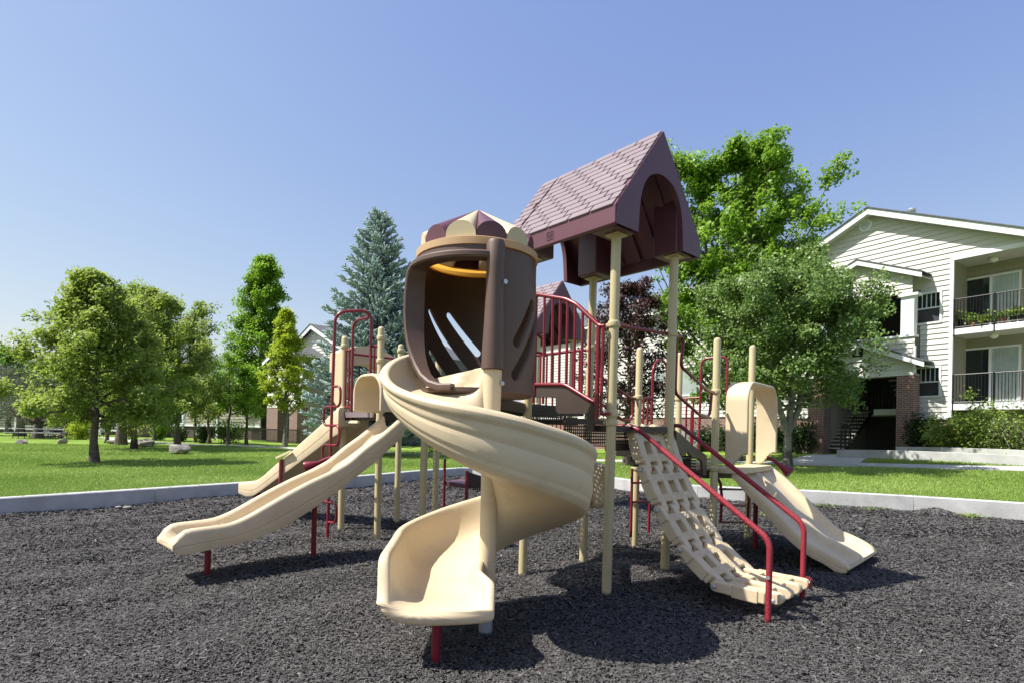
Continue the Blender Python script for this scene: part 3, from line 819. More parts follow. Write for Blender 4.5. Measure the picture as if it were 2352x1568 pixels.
# --- long low house far left: brick ground floor, siding above
def long_house(name, label, F, a0, a1, zbase, ztop, wins, ridge=3.2, siding_mat='siding2', win_glass='glass'):
    B = thing(name, F.p((a0+a1)/2, .26), label, 'apartment house')
    mb = MB(); siding(mb, F, zbase, ztop, lambda z: (a0, a1), wins, lap=.28, out=.035); mb.build('siding_wall', M[siding_mat], B)
    mb = MB(); F.box(mb, a0, a1, -.3, zbase-.01, -.5, -.05); mb.build('brick_base', brick_mat('brown_brick', (F.d.x, F.d.y), (.07,.035,.03,1), (.05,.032,.03,1), (.11,.10,.09,1), .24, .09, .014), B)
    mb = MB(); F.box(mb, a0, a1, -.2, ztop, -10, -.6); mb.build('house_body', M['darkwall'], B)
    mb = MB(); mb.prism([F.p(a0-.4,ztop,.6), F.p(a0-.4,ztop+ridge,-5), F.p(a0-.4,ztop,-10.6)], F.d*(a1-a0+.8)); mb.build('roof', M['shingle'], B)
    for w in wins: add_window(B, F, *w, bars=0, fw=.09)
    mb = MB(); F.box(mb, a0, a1, zbase-.16, zbase+.0, -.02, .07); F.box(mb, a0-.4, a1+.4, ztop-.3, ztop-.02, .5, .6); mb.build('band_trim', M['white'], B)
    return B
F3 = Frame(W(500, 950, 52.0), (.93, -.36))
zb3 = F3.px(500, 975)[1]
zt3 = F3.px(480, 880)[1]
A3 = lambda u, v=960: F3.px(u, v)[0]
B3 = long_house('brick_and_siding_house', 'long apartment house with pale siding over a dark brick base behind the middle trees', F3, A3(335), A3(600), zb3, zt3,
           [(A3(407), A3(424), zb3+.15, zb3+2.0), (A3(398), A3(403), zb3+.3, zb3+1.7)], ridge=F3.px(470,818,-5)[1]-zt3)
mb = MB()
for u in (422, 452, 500):
    mb = MB(); F3.box(mb, A3(u)-.1, A3(u)+.1, .2, zt3-.2, .0, .12); mb.build('downpipe', M['white'], B3)
for u0, u1 in ((353, 366), (335, 341)):
    mb = MB(); F3.box(mb, A3(u0), A3(u1), 0, zb3+2.6, .8, 2.0); mb.build('brick_pillar', bm2, B3)
M['taupe_shade'] = mat('shade_toned_taupe_siding', (.20, .185, .155, 1), rough=.6, var=.06)  # siding darkened so the colour itself holds the shade over this house
F4 = Frame(W(150, 950, 62.0), (.985, -.17))
zb4 = F4.px(150, 984)[1]
A4 = lambda u, v=960: F4.px(u, v)[0]
B4 = long_house('low_brick_house', 'low dark brick house with white trim band in the shade behind the pines at left', F4, A4(-140), A4(345), zb4, zb4+5.6,
           [(A4(245), A4(268), zb4+.3, zb4+2.2), (A4(283), A4(318), zb4+.1, zb4+2.4), (A4(40), A4(80), zb4+.3, zb4+2.2)], siding_mat='taupe_shade')
mb = MB()
for i in range(7): F4.box(mb, A4(92), A4(126), .4+.42*i, .62+.42*i, .1, .6)
mb.build('stair_tread', M['soffit'], B4)
mb = MB()
for u in (38, 52, 110, 232, 320, 362):
    mb = MB(); F4.box(mb, A4(u)-.12, A4(u)+.12, .1, zb4+1.6, .02, .14); mb.build('downpipe', M['white'], B4)
for u0, u1 in ((250, 275), (395, 415), (0, 22), (45,72)):
    add_window(B4, F4, A4(u0), A4(u1), .9, 2.5, -.03, bars=0, fw=.08, fmat='blackmetal')
# ------------------------------------------------------------------ playground
PG = thing('playground_structure', (0, 6.5, 0), 'big tan and maroon playground climbing structure with slides, shingled tower roofs and a spiral slide', 'playground')
PR = .0455
A0, B0, C0, D0 = G(1393,1362), W(1526.5,1309,5.83), W(1200,1322,6.0), W(1339,1287,6.73)
for p_ in (B0, C0, D0): p_.z = 0
E0, H0 = G(1457,1248), G(1716,1239)
I0, J0, K0 = G(783,1215), G(866,1236), G(911,1201)
G0 = W(1637.5, 1180, 6.98); G0.z = 0
F0 = E0+H0-G0
M0 = J0+K0-I0
L0 = W(969, 1200, 7.08); L0.z = 0
tops = {'A': (A0,1416,539), 'B': (B0,1549,592), 'C': (C0,1223,595), 'D': (D0,1363,642), 'E': (E0,1470,797), 'F': (F0,1562,809), 'G': (G0,1648,775), 'H': (H0,1729,792),
        'I': (I0,792,772), 'J': (J0,876,750), 'K': (K0,921,790)}
def hdir(a, b): v = Vector(b)-Vector(a); v.z = 0; return v.normalized()
E1, E2 = hdir(A0, B0), hdir(C0, A0)
E1 = (E1 + hdir(G0, H0)).normalized(); E2 = Vector((E1.y, -E1.x, 0)); E2 = (E2 + hdir(C0, A0)).normalized()
SHIFT2 = W(1297, 645, 11.0) - W(1525.5, 303, 5.55); SHIFT2.z = 0
PT = {}
def add_post(k, base, top, clamps=(), cap=True, label=None):
    PT[k] = (Vector(base), Vector(top))
    b, t = Vector(base), Vector(top); d = (t-b).normalized()
    path = [b - d*.2, t - d*.04] + ([t-d*.022, t-d*.008, t] if cap else [t])
    r = [PR, PR] + ([PR*.88, PR*.6, PR*.1] if cap else [PR])
    o = MB().tube(path, r, 18).build('post', M['tan_post'], PG, smooth=50, label=label)
    for z in clamps:
        c = b.lerp(t, z/(t.z-b.z))
        mb = MB().lathe([(PR+.001,-.032),(PR+.009,-.030),(PR+.013,-.018),(PR+.013,.018),(PR+.009,.030),(PR+.001,.032)], c, 18)
        mb.box(c + E1*(PR+.022), (.04,.034,.034), E1, E2); mb.box(c - E2*(PR+.020), (.034,.036,.034), E1, E2)
        cl = mb.build('clamp', M['tan_post'], o, smooth=40, bevel=.006)
        mb = MB()
        for k2 in range(5):
            a = 2*math.pi*k2/5+.4; dd = Vector((math.cos(a), math.sin(a), 0))
            mb.tube([c+dd*(PR+.012), c+dd*(PR+.021)], .009, 6)
        if not o.get('nobolt'): pass
    return o
def zat(u, v, b): return (W(u, v, b.y)).z
post_top = {k: W(u, v, b.y) for k, (b, u, v) in tops.items()}
cl = {'A': (zat(1405,745,A0), zat(1401,950,A0), zat(1400,970,A0)), 'B': (zat(1543,767,B0),), 'C': (zat(1215,789,C0),), 'D': (zat(1352,800,D0),),
      'E': (zat(1463,912,E0),zat(1463,1074,E0)), 'F': (zat(1556,915,F0),), 'G': (zat(1642,899,G0),zat(1640,1075,G0)), 'H': (zat(1722,1080,H0),),
      'I': (zat(789,796,I0),zat(787,938,I0)), 'J': (zat(874,777,J0),zat(872,829,J0),zat(868,1000,J0)), 'K': (zat(920,806,K0),)}
for k in 'ABCDEFGHIJK':
    add_post(k, tops[k][0], post_top[k], cl[k], cap=k not in 'ABCD')
add_post('M', M0, M0+Vector((.02,0,2.8)), (1.72,))
add_post('L', L0, L0+Vector((.02,0,1.72)), cap=False)
for k in 'ABCD':
    add_post(k+'2', tops[k][0]+SHIFT2, post_top[k]+SHIFT2, (1.0, 2.0), cap=False)

# --- shingled tower roofs
def roof(S, label):
    a, b, c, d = [post_top[k]+S for k in 'ABCD']
    zb = (a.z+b.z+c.z+d.z)/4 + .005
    ctr = (a+b+c+d)/4; ctr.z = 0
    hw = ((b-a).length+(d-c).length)/4 + .225          # along E1
    hl = ((a-c).length+(b-d).length)/4 + .165          # along E2
    X = ((b-a)+(d-c)); X.z = 0; X.normalize()
    Y = ((a-c)+(b-d)); Y.z = 0; Y.normalize()
    P = lambda x, y, z: ctr + X*x + Y*y + Vector((0,0,z))
    ze = zb + .165; za = zb + 1.075
    hb = hl + .20
    sl = (za-ze)/hw
    th = .045
    # slopes: skin with eave fascia
    mb = MB()
    for s in (-1, 1):
        prof = [(hw*s, zb), (hw*s, ze), (0, za), (0, za-.07), ((hw-.05)*s, ze-.05), ((hw-.05)*s, zb)]
        mb.prism([P(x, -hb, z) for x, z in prof], Y*(hl+hb))
    R = mb.build('tower_roof', M['plum'], PG, bevel=.01, label=label)
    # shingles
    mb = MB()
    rows, Ls = 12, math.hypot(hw, za-ze)
    for s in (-1, 1):
        n = Vector((X.x*s*(za-ze), X.y*s*(za-ze), hw)).normalized()
        dn = (X*s*hw + Vector((0,0,ze-za))).normalized()
        top = P(0, 0, za)
        for r in range(rows):
            l0, l1 = Ls*r/rows + .005, Ls*(r+1)/rows + .003
            nn = 6
            off = (r*.36) % 1.0
            for k in range(-1, nn+1):
                y0, y1 = -hb + (hl+hb)*(k+off)/nn, -hb + (hl+hb)*(k+1+off)/nn - .017
                y0, y1 = max(y0, -hb+.012), min(y1, hl-.012)
                seam = -hb + (hl+hb)*.16
                for p, q in (((y0, min(y1, seam-.016)), (max(y0, seam+.016), y1)) if y0 < seam < y1 else ((y0, y1),)) if not (y0 < seam < y1) else [(y0, min(y1, seam-.016)), (max(y0, seam+.016), y1)]:
                    if q-p < .03: continue
                    h0, h1 = .013, .019
                    c0, c1 = top+dn*l0, top+dn*l1
                    mb.hexa([c0+Y*p, c1+Y*p, c1+Y*q, c0+Y*q, c0+Y*p+n*h0, c1+Y*p+n*h1, c1+Y*q+n*h1, c0+Y*q+n*h0])
    mb.build('shingle_skin', M['plum_top'], R, bevel=.004, seg=1)
    # gable ends with an arched opening
    zo = zb + .64; wo = hw - .34
    for s in (-1, 1):
        arch = [(-wo, zb)] + [(-wo+.02, zb+.27)] + [(-(wo-.03)*math.cos(t*math.pi/2/7)**.9, zb+.27+(zo-zb-.27)*math.sin(t*math.pi/2/7)) for t in range(1, 7)] + [(0, zo)]
        arch = arch + [(-x, z) for x, z in reversed(arch[:-1])]
        outer = [(-hw+.006, zb), (-hw+.006, ze)] + [(-hw+hw*t/7, ze+(za-ze-.01)*t/7) for t in range(1, 8)]
        outer = outer + [(-x, z) for x, z in reversed(outer[:-1])]
        # same number of points on both lines
        def even(L_, n):
            L_ = [Vector((x, z)) for x, z in L_]; d = [0]
            for i in range(1, len(L_)): d.append(d[-1]+(L_[i]-L_[i-1]).length)
            out = []
            for k in range(n):
                t = d[-1]*k/(n-1)
                for i in range(1, len(L_)):
                    if t <= d[i]+1e-9:
                        out.append(L_[i-1].lerp(L_[i], (t-d[i-1])/max(1e-9, d[i]-d[i-1]))); break
            return out
        ia = even(arch[:len(arch)//2+1], 15); oa = even(outer[:len(outer)//2+1], 15)
        ia = ia + [Vector((-p.x, p.y)) for p in reversed(ia[:-1])]; oa = oa + [Vector((-p.x, p.y)) for p in reversed(oa[:-1])]
        y1 = (hl+.004) if s > 0 else -(hb+.004); y0 = y1-.054*s
        rows_ = [[P(p.x, y1, p.y) for p in oa], [P(p.x, y1, p.y) for p in ia], [P(p.x, y0, p.y) for p in ia]]
        MB().grid(rows_).build('gable_end', M['plum'], R, smooth=35)
    # four corner boxes that sit on the posts
    for sx in (-1, 1):
        for sy in (-1, 1):
            x0, x1 = sx*(hw-.052), sx*(hw-.37)
            y0, y1 = sy*(hl-.052), sy*(hl-.335)
            zt0, zt1 = ze + .02 - .0, ze + sl*.37 - .10
            zt0 = ze + sl*.05 - .09
            pts = [P(x0,y0,zb+.002), P(x1,y0,zb+.002), P(x1,y1,zb+.002), P(x0,y1,zb+.002), P(x0,y0,zt0), P(x1,y0,zt1), P(x1,y1,zt1), P(x0,y1,zt0)]
            MB().hexa(pts).build('corner_box', M['plum'], R, bevel=.012)
    # ribs of the underside
    mb = MB()
    for s in (-1, 1):
        for k in range(5):
            y = -hl + 2*hl*(k+1)/6
            mb.hexa([P(s*(hw-.08),y-.03,ze-.07), P(s*.02,y-.03,za-.10), P(s*.02,y+.03,za-.10), P(s*(hw-.08),y+.03,ze-.07),
                     P(s*(hw-.08),y-.03,ze-.03), P(s*.02,y-.03,za-.06), P(s*.02,y+.03,za-.06), P(s*(hw-.08),y+.03,ze-.03)])
    mb.build('roof_rib', M['plum'], R)
    mb = MB()      # small maker's square pressed into the eave
    x, y, z = -(hw+.001), -hl*.12, zb+.085
    for (ya, yb, z0_, z1_) in ((-.045,.045,.035,.041),(-.045,.045,-.041,-.035),(-.045,-.039,-.035,.035),(.039,.045,-.035,.035),(-.03,.03,.012,.02),(-.03,.03,-.004,.004),(-.02,.02,-.022,-.014)):
        mb.hexa([P(x,y+ya,z+z0_), P(x,y+yb,z+z0_), P(x-.004,y+yb,z+z0_), P(x-.004,y+ya,z+z0_), P(x,y+ya,z+z1_), P(x,y+yb,z+z1_), P(x-.004,y+yb,z+z1_), P(x-.004,y+ya,z+z1_)])
    mb.build('embossed_plate', M['plum'], R)
    for p in (a, b, c, d):
        MB().box(Vector((p.x,p.y,zb-.008)), (.15,.15,.014), X, Y).build('post_flange', M['tan_post'], R)
    return R
roof(Vector((0,0,0)), 'big weathered plum shingled roof on the tall near tower')
roof(SHIFT2, 'plum shingled roof on the tower at the back, seen through the railing')

# --- spiral slide
SP = G(1115, 1447); SPx, SPy = SP.x, SP.y
key = lambda tab, x: float(np.interp(x, [a for a, _ in tab], [b for _, b in tab]))
FLOOR = [(120,1.82),(148,1.80),(180,1.745),(200,1.69),(215,1.61),(228,1.52),(250,1.385),(262,1.325),(275,1.26),(315,1.10),(360,.92),(405,.74),(450,.55),(495,.43),(540,.385),(600,.36)]
RIM = [(120,2.2),(148,2.12),(165,2.06),(180,1.97),(200,1.86),(215,1.79),(228,1.735),(250,1.675),(272,1.635),(315,1.49),(360,1.345),(405,1.17),(450,.94),(495,.775),(540,.715),(600,.66)]
WALL = [(a, float(np.interp(a, [x for x,_ in RIM], [y for _,y in RIM])) - float(np.interp(a, [x for x,_ in FLOOR], [y for _,y in FLOOR]))) for a in range(120, 601, 5)]
def smoothtab(tab, x): return sum(key(tab, x+d) for d in (-16,-8,0,8,16))/5
rows = []
frames = []
for k in range(0, 99): frames.append((148 + k*4.0, 0.0))
for k in range(1, 15): frames.append((540, .72*k/14))
OUTR = .775
for phi, t in frames:
    zf = smoothtab(FLOOR, phi) - .03*t/.72
    hw_ = smoothtab(WALL, phi)
    inner_h = .10 + (.05 if phi > 470 else 0) + max(0, .08*(1-(phi-148)/42))
    if t > 0:
        e = sst((t-.585)/.135); hw_ = hw_*(1-.74*e); inner_h = .15*(1-e*.72)
    ro = OUTR - .10*min(1, max(0, (phi-480)/60)) - .04*t/.72 - .02*sst((t-.60)/.12)
    a = math.radians(phi)
    c = Vector((SPx, SPy - t, 0)); dr = Vector((math.cos(a), math.sin(a), 0))
    r0 = .05
    if t > .3: 
        r0 = .05 - .10*min(1, (t-.3)/.25)
    q = ro - .775
    H = zf + hw_
    lipd = min(1, hw_/.3)
    prof = [(r0-.035, zf+inner_h-.05), (r0-.03, zf+inner_h), (r0, zf+inner_h+.012), (r0+.03, zf+inner_h-.01), (r0+.06, zf+.05*min(1,inner_h/.1)), (r0+.13, zf+.01), (.30, zf), (.50+q, zf), (.62+q, zf+.03*lipd), (.69+q, zf+.11*lipd), (.72+q, zf+.6*hw_), (.73+q, H-.02), (.742+q, H-.003),
            (.765+q, H+.006), (.795+q, H-.004), (.81+q, H-.03*lipd), (.805+q, H-.065*lipd), (.783+q, H-.085*lipd),
            (.787+q, H-.12*lipd), (.785+q, H-.40*hw_-.02*lipd), (.770+q, H-.47*hw_-.02*lipd), (.782+q, H-.53*hw_-.02*lipd), (.775+q, H-.80*hw_-.02*lipd), (.757+q, H-.86*hw_-.02*lipd), (.762+q, zf+.01*lipd), (.735+q, zf-.045), (.66+q, zf-.075), (.5+q, zf-.085), (.3, zf-.085), (r0+.1, zf-.07), (r0-.03, zf-.05)]
    last_row = [c + dr*r + Vector((0,0,z)) for r, z in prof]
    rows.append(last_row)
for dt, sh in ((.018, .78), (.032, .42)):        # rounded nose of the exit
    base = last_row
    zc = sum(p.z for p in base)/len(base)
    rows.append([Vector((p.x, p.y-dt, p.z+(min(zc, p.z+.03)-p.z)*(1-sh)*.8 if p.z > zc else p.z+(zc-.02-p.z)*(1-sh))) for p in base])
SL = MB().grid(rows, True, True).build('spiral_slide', M['tan'], PG, smooth=38, fix=True)
md = SL.modifiers.new('round', 'SUBSURF'); md.levels = 1; md.render_levels = 1
pt = W(1131, 868, SPy)
lean = (pt.x-SPx)/pt.z
PX = lambda z: Vector((SPx+lean*z, SPy, z))
MB().tube([PX(.30), PX(1.0), PX(1.95)], [.063,.063,.070], 20).build('centre_pole', M['tan'], SL, smooth=40)
MB().tube([PX(-.2), PX(.32)], .052, 20).build('steel_foot', M['zinc'], SL, smooth=40)
lp = G(1000, 1518)
MB().tube([lp+Vector((0,0,-.2)), lp+Vector((.005,0,.36))], .03, 14).build('support_leg', M['red'], SL, smooth=40)
lb = PX(2.02)
mb = MB(); mb.tube([lb+Vector((.07,-.035,-.17)), lb+Vector((.078,-.045,-.17))], .016, 10); mb.build('bolt', M['zinc'], SL)

# --- brown entry hood over the top of the spiral
HR = .485
HC = Vector((SPx+lean*2.4-.165, SPy+.475, 0))
hz0, hz1 = 1.80, 2.885
phi_p = math.degrees(math.atan2(SPy-HC.y, SPx+lean*2.4-HC.x)) % 360      # bearing of the pole from the hood centre
a_start, a_end = phi_p+4, phi_p+360-92                                    # solid part runs round the back
slots = []
def slot(a0, z0, a1, z1, r): slots.append((a0*math.pi/180*HR, z0, a1*math.pi/180*HR, z1, r))
# right hand panel (outer face seen): bearings measured from the pole
slot(phi_p+47, 2.50, phi_p+24, 2.18, .042)
slot(phi_p+66, 2.46, phi_p+24, 1.93, .045)
slot(phi_p+76, 2.20, phi_p+58, 1.92, .04)
# panel at the back seen from inside
slot(phi_p+196, 2.52, phi_p+163, 2.20, .032)
slot(phi_p+224, 2.52, phi_p+166, 1.93, .032)
slot(phi_p+222, 2.17, phi_p+194, 1.91, .030)
def sdslot(x, z):
    best = 9
    for (x0, z0, x1, z1, r) in slots:
        dx, dz = x1-x0, z1-z0
        t = max(0, min(1, ((x-x0)*dx+(z-z0)*dz)/(dx*dx+dz*dz)))
        d = math.hypot(x-x0-t*dx, z-z0-t*dz) - r
        if d < best: best, bt = d, (x0+t*dx, z0+t*dz)
    return best, bt
na, nz2 = 230, 100
vs, keep, idx = [], [], {}
ST = (a_end-a_start)/na*math.pi/180*HR
for i in range(na+1):
    for j in range(nz2+1):
        x = (a_start+(a_end-a_start)*i/na)*math.pi/180*HR; z = hz0+(hz1-hz0)*j/nz2
        d, bt = sdslot(x, z)
        if abs(d) < .0075:
            L_ = math.hypot(x-bt[0], z-bt[1]) or 1
            x += (x-bt[0])/L_*(-d); z += (z-bt[1])/L_*(-d); d = 0
        a = x/HR
        bulge = 1+.03*math.sin(math.pi*(z-hz0)/(hz1-hz0))
        vs.append((HC + Vector((math.cos(a), math.sin(a), 0))*HR*bulge + Vector((0,0,z)), d))
mb = MB(); mb.v = [p for p, d in vs]
for i in range(na):
    for j in range(nz2):
        q = (i*(nz2+1)+j, (i+1)*(nz2+1)+j, (i+1)*(nz2+1)+j+1, i*(nz2+1)+j+1)
        if min(vs[k][1] for k in q) > -.004 and sum(vs[k][1] for k in q) > 1e-4: mb.f.append(q)
HD = mb.build('entry_hood', M['brown'], PG, smooth=40, fix=True)
md = HD.modifiers.new('thickness', 'SOLIDIFY'); md.thickness = .034; md.offset = -1
# lip round the opening
def hp(a, z, r=HR): aa = math.radians(a); return HC + Vector((math.cos(aa), math.sin(aa), 0))*r + Vector((0,0,z))
op0, op1 = phi_p+360-92, phi_p+360-2
lip = []
for i in range(13): lip.append((op1-(op1-op0-14)*i/12, 2.80, .035))
lip += [(op0+9, 2.79, .045), (op0+4, 2.755, .06), (op0+1, 2.70, .07), (op0-1, 2.60, .078), (op0-2, 2.45, .08), (op0-1, 2.30, .072), (op0+2, 2.18, .055), (op0+7, 2.08, .035), (op0+14, 1.99, .02), (op0+22, 1.91, .01), (op0+32, 1.85, .0), (op0+44, 1.82, 0), (op0+56, 1.82, 0)]
rows = []
for i, (a, z, fl) in enumerate(lip):
    p0, p1 = lip[max(0,i-1)], lip[min(len(lip)-1,i+1)]
    q0, q1 = hp(p0[0],p0[1]), hp(p1[0],p1[1])
    t = (q1-q0).normalized(); rad = (hp(a,z)-HC); rad.z = 0; rad.normalize()
    b = t.cross(rad).normalized()
    c = hp(a, z, HR+fl*.9)
    w_, h_ = .038, .045
    sec = [(-.05-fl*.9,-h_*.55), (.03,-h_*.6), (.042,-h_*.3), (.042,h_*.3), (.03,h_*.6), (-.05-fl*.9,h_*.55)]
    rows.append([c + rad*x + b*y for x, y in sec])
MB().grid(rows, True, True).build('opening_lip', M['brown'], HD, smooth=40)
# top band above the opening, column in front
rows = [[hp(op0-4+(op1-op0+6)*i/24, z, r) for i in range(25)] for z, r in ((2.78,HR-.03),(2.78,HR+.01),(2.89,HR+.01),(2.89,HR-.03))]
rows.append(rows[0]); MB().grid(rows).build('top_band', M['brown'], HD, smooth=40)
ph = [PX(z)+Vector((0,-.012,0)) for z in (1.955,2.1,2.3,2.5,2.7,2.88,2.91,2.92)]
col = MB().tube(ph, [.086,.084,.074,.068,.068,.072,.06,.02], 22).build('hood_column', M['brown'], HD, smooth=45)
mb = MB()
for z, dx in ((2.60,.07),): mb.tube([PX(z)+Vector((dx,-.03,0)), PX(z)+Vector((dx+.012,-.045,0))], .018, 10)
mb.build('bolt', M['zinc'], HD)
mb = MB().lathe([(.001,hz0-.03),(HR-.03,hz0-.03),(HR+.005,hz0-.01),(HR+.005,hz0+.02),(.001,hz0+.02)], HC, 40); mb.build('hood_floor', M['brown'], HD, smooth=40)
# petal dome
zr = 2.885
DM = MB().lathe([(HR-.06,zr),(HR+.018,zr),(HR+.018,zr+.055),(HR-.01,zr+.068),(HR-.06,zr+.068)], HC, 48); 
DM.f = [f for f in DM.f if len(f) == 4]
DR = DM.build('dome_ring', M['tan_dome'], HD, smooth=40)
apex = HC + Vector((0,0,zr+.445))
ccut = HC
for k in range(12):
    a = math.radians(phi_p - 62 + 30*k)
    dr, tn = Vector((math.cos(a), math.sin(a), 0)), Vector((-math.sin(a), math.cos(a), 0))
    rr = HR-.035; hwid = rr*math.tan(math.radians(15))
    archp = [HC + dr*(rr+.012*math.sin(math.pi*i/12)) + tn*hwid*math.cos(math.pi*i/12) + Vector((0,0,zr+.066+.125*math.sin(math.pi*i/12)**.8)) for i in range(13)]
    rows = [archp]
    for s in (.25,.5,.75,.97):
        cen = (HC + dr*rr + Vector((0,0,zr+.066))).lerp(apex, s)
        rows.append([p.lerp(apex, s) for p in archp])
    mb = MB().grid(rows)
    base = len(mb.v)
    mb.v.append(HC + dr*rr + Vector((0,0,zr+.066)))
    mb.f += [(i, i+1, base) for i in range(12)]
    mb.build('dome_petal', M['tan_petal'] if k % 2 else M['plum'], HD, smooth=35, label='tan petal of the dome' if k % 2 else 'plum petal of the dome')

# --- straight slides
def chute(name, P0, dr, nr, rim, bot, width, label, lanes=1, floor_d=.2):
    """P0 on the near wall plane; dr along, nr towards the viewer; rim/bot are (t, z) lists"""
    dr, nr = Vector(dr).normalized(), Vector(nr).normalized()
    t0, t1 = rim[0][0], rim[-1][0]
    n = 46
    rows = []
    for i in range(n+1):
        t = t0+(t1-t0)*i/n
        zr_, zb_ = key(rim, t), key(bot, t)
        if 0 < i < n: zr_ = (key(rim,t-.05)+2*zr_+key(rim,t+.05))/4; zb_ = (key(bot,t-.06)+2*zb_+key(bot,t+.06))/4
        zf = max(zb_+.05, min(zr_-.01, zb_ + (zr_-zb_)*(.42 if lanes == 1 else .22)))
        e = min(1, (zr_-zf)/.12)
        half = []
        W_ = width
        zs = zb_ + (zr_-zb_)*.36
        out = [(0.004,zb_), (0,zb_+.012), (0,zs-.007), (.007,zs), (0,zs+.007), (0,zr_-.055*e), (.008,zr_-.026*e), (.024,zr_-.007*e), (.05,zr_), (.078,zr_-.008*e), (.096,zr_-.032*e), (.102,zf+.08*e), (.122,zf+.025*e), (.165,zf)]
        nh = len(out)
        if lanes == 2:
            c = W_/2; zm = zf + min(.13, (zr_-zf)*.8)
            out += [(c-.13,zf), (c-.085,zf+.02*e), (c-.06,zm-.014), (c-.025,zm), (c+.025,zm), (c+.06,zm-.014), (c+.085,zf+.02*e), (c+.13,zf)]
        out += [(W_-x, z) for x, z in reversed(out[:nh])]
        out += [(W_-.03, zb_+.0), (W_-.05, max(zb_-.01, zf-.045)), (.05, max(zb_-.01, zf-.045)), (.03, zb_)]
        base = Vector((P0[0], P0[1], 0)) + dr*t
        rows.append([base - nr*x + Vector((0,0,z)) for x, z in out])
    o = MB().grid(rows, True, True).build(name, M['tan'], PG, smooth=42, label=label)
    return o
def trace(pts, P0, dr, nr, scale=None):
    out = []
    for u, v in pts:
        q = RP(u, v, P0, nr); out.append(((q - Vector((P0[0],P0[1],0))).dot(Vector(dr)), q.z))
    out.sort()
    return out
Z8 = lambda L_: [(344.5+.4396*x, 660.3+.4396*y) for x, y in L_]
Z7 = lambda L_: [(1320.7+.36629*x, 890+.36629*y) for x, y in L_]
# wave slide on the left
l1, l2 = G(475,1318), G(719,1280)
dW = hdir(l2, l1); nW = Vector((-dW.y, dW.x, 0)); nW = nW if nW.y < 0 else -nW
PW = l1 + nW*.26
rimW = trace(Z8([(1330,668),(1290,705),(1215,770),(1125,835),(1040,910),(950,960),(850,1005),(745,1060),(640,1120),(520,1190),(440,1226),(380,1240),(280,1252),(190,1264),(150,1285),(128,1318),(118,1350)]), PW, dW, nW)
botW = trace(Z8([(1390,720),(1340,760),(1200,890),(1000,1050),(850,1155),(750,1220),(650,1272),(560,1310),(430,1345),(330,1365),(230,1388),(160,1402),(130,1392),(116,1372)]), PW, dW, nW)
WS = chute('straight_slide', PW, dW, nW, rimW, botW, .54, 'wavy tan slide running down to the left')
for lp_, nm in ((l1, 0), (l2, 1)):
    t = (lp_-PW).dot(dW)
    MB().tube([lp_+Vector((0,0,-.2)), lp_+Vector((.01,0,key(botW,t)+.06))], .03, 12).build('support_leg', M['red'], WS, smooth=40)
# far slide on the left, its side panel and arch
PF = W(770, 945, 8.1); PF.z = 0
tipF = W(547, 1130, 9.75)
dF = hdir(PF, tipF); nF = Vector((-dF.y, dF.x, 0)); nF = nF if nF.y < 0 else -nF
rimF = trace(Z8([(985,625),(960,640),(935,660),(880,720),(800,790),(735,850),(640,930),(580,985),(545,1006),(500,1011),(462,1013)]), PF, dF, nF)
botF = trace(Z8([(985,760),(960,775),(935,790),(880,835),(820,880),(740,940),(650,1005),(590,1050),(540,1085),(500,1090),(462,1072)]), PF, dF, nF)
FS_ = chute('straight_slide', PF, dF, nF, rimF, botF, .54, 'farther tan slide running away to the left')
pb = W(648, 1048, 9.0); pe_ = G(658, 1214)
tF = 0
q = RP(650, 1050, PF, nF)
MB().tube([q+nF*.03+Vector((0,0,-.02)), q+nF*.06+Vector((.02,0,-.5)), Vector((q.x+.08, q.y-.12, -.15))], .03, 10).build('support_leg', M['red'], FS_, smooth=40)
q2 = RP(562, 1138, PF, nF)
MB().tube(fillet([q2-nF*.2+Vector((.25,-.1,.06)), q2-nF*.15+Vector((.0,0,.0)), q2-nF*.15+Vector((-.0,0,-.55))], .12), .025, 10).build('support_leg', M['red'], FS_, smooth=40)
mb = MB(); mb.hexa([RP(u,v,PF+nF*.02,nF) for u, v in ((633,1053),(668,1037),(668,1032),(633,1048))] + [RP(u,v,PF+nF*.07,nF) for u, v in ((633,1053),(668,1037),(668,1032),(633,1048))]); mb.build('leg_bracket', M['tan'], FS_)
# side panel of the far slide entrance
Z5 = lambda L_: [(689+.293*x, 660.3+.293*y) for x, y in L_]
pan = [RP(u,v,I0-E1*.02,nF) for u, v in Z5([(335,470),(325,480),(262,580),(255,880),(290,935),(250,1010),(318,1010),(322,945)])]
MB().prism(pan, -nF*.04).build('side_panel', M['tan'], FS_, bevel=.012)
rows = []
for i in range(13):
    t = i/12
    p = I0.lerp(K0, t) + dF*.10
    zz = zat(792,812,I0)-.04 + .21*math.sin(math.pi*(.1+.8*t))
    rows.append([p+Vector((0,0,zz-.28)), p+Vector((0,0,zz)), p+dF*.25+Vector((0,0,zz)), p+dF*.25+Vector((0,0,zz-.28))])
MB().grid(rows, True, True).build('arch_panel', M['tan'], FS_, smooth=40)
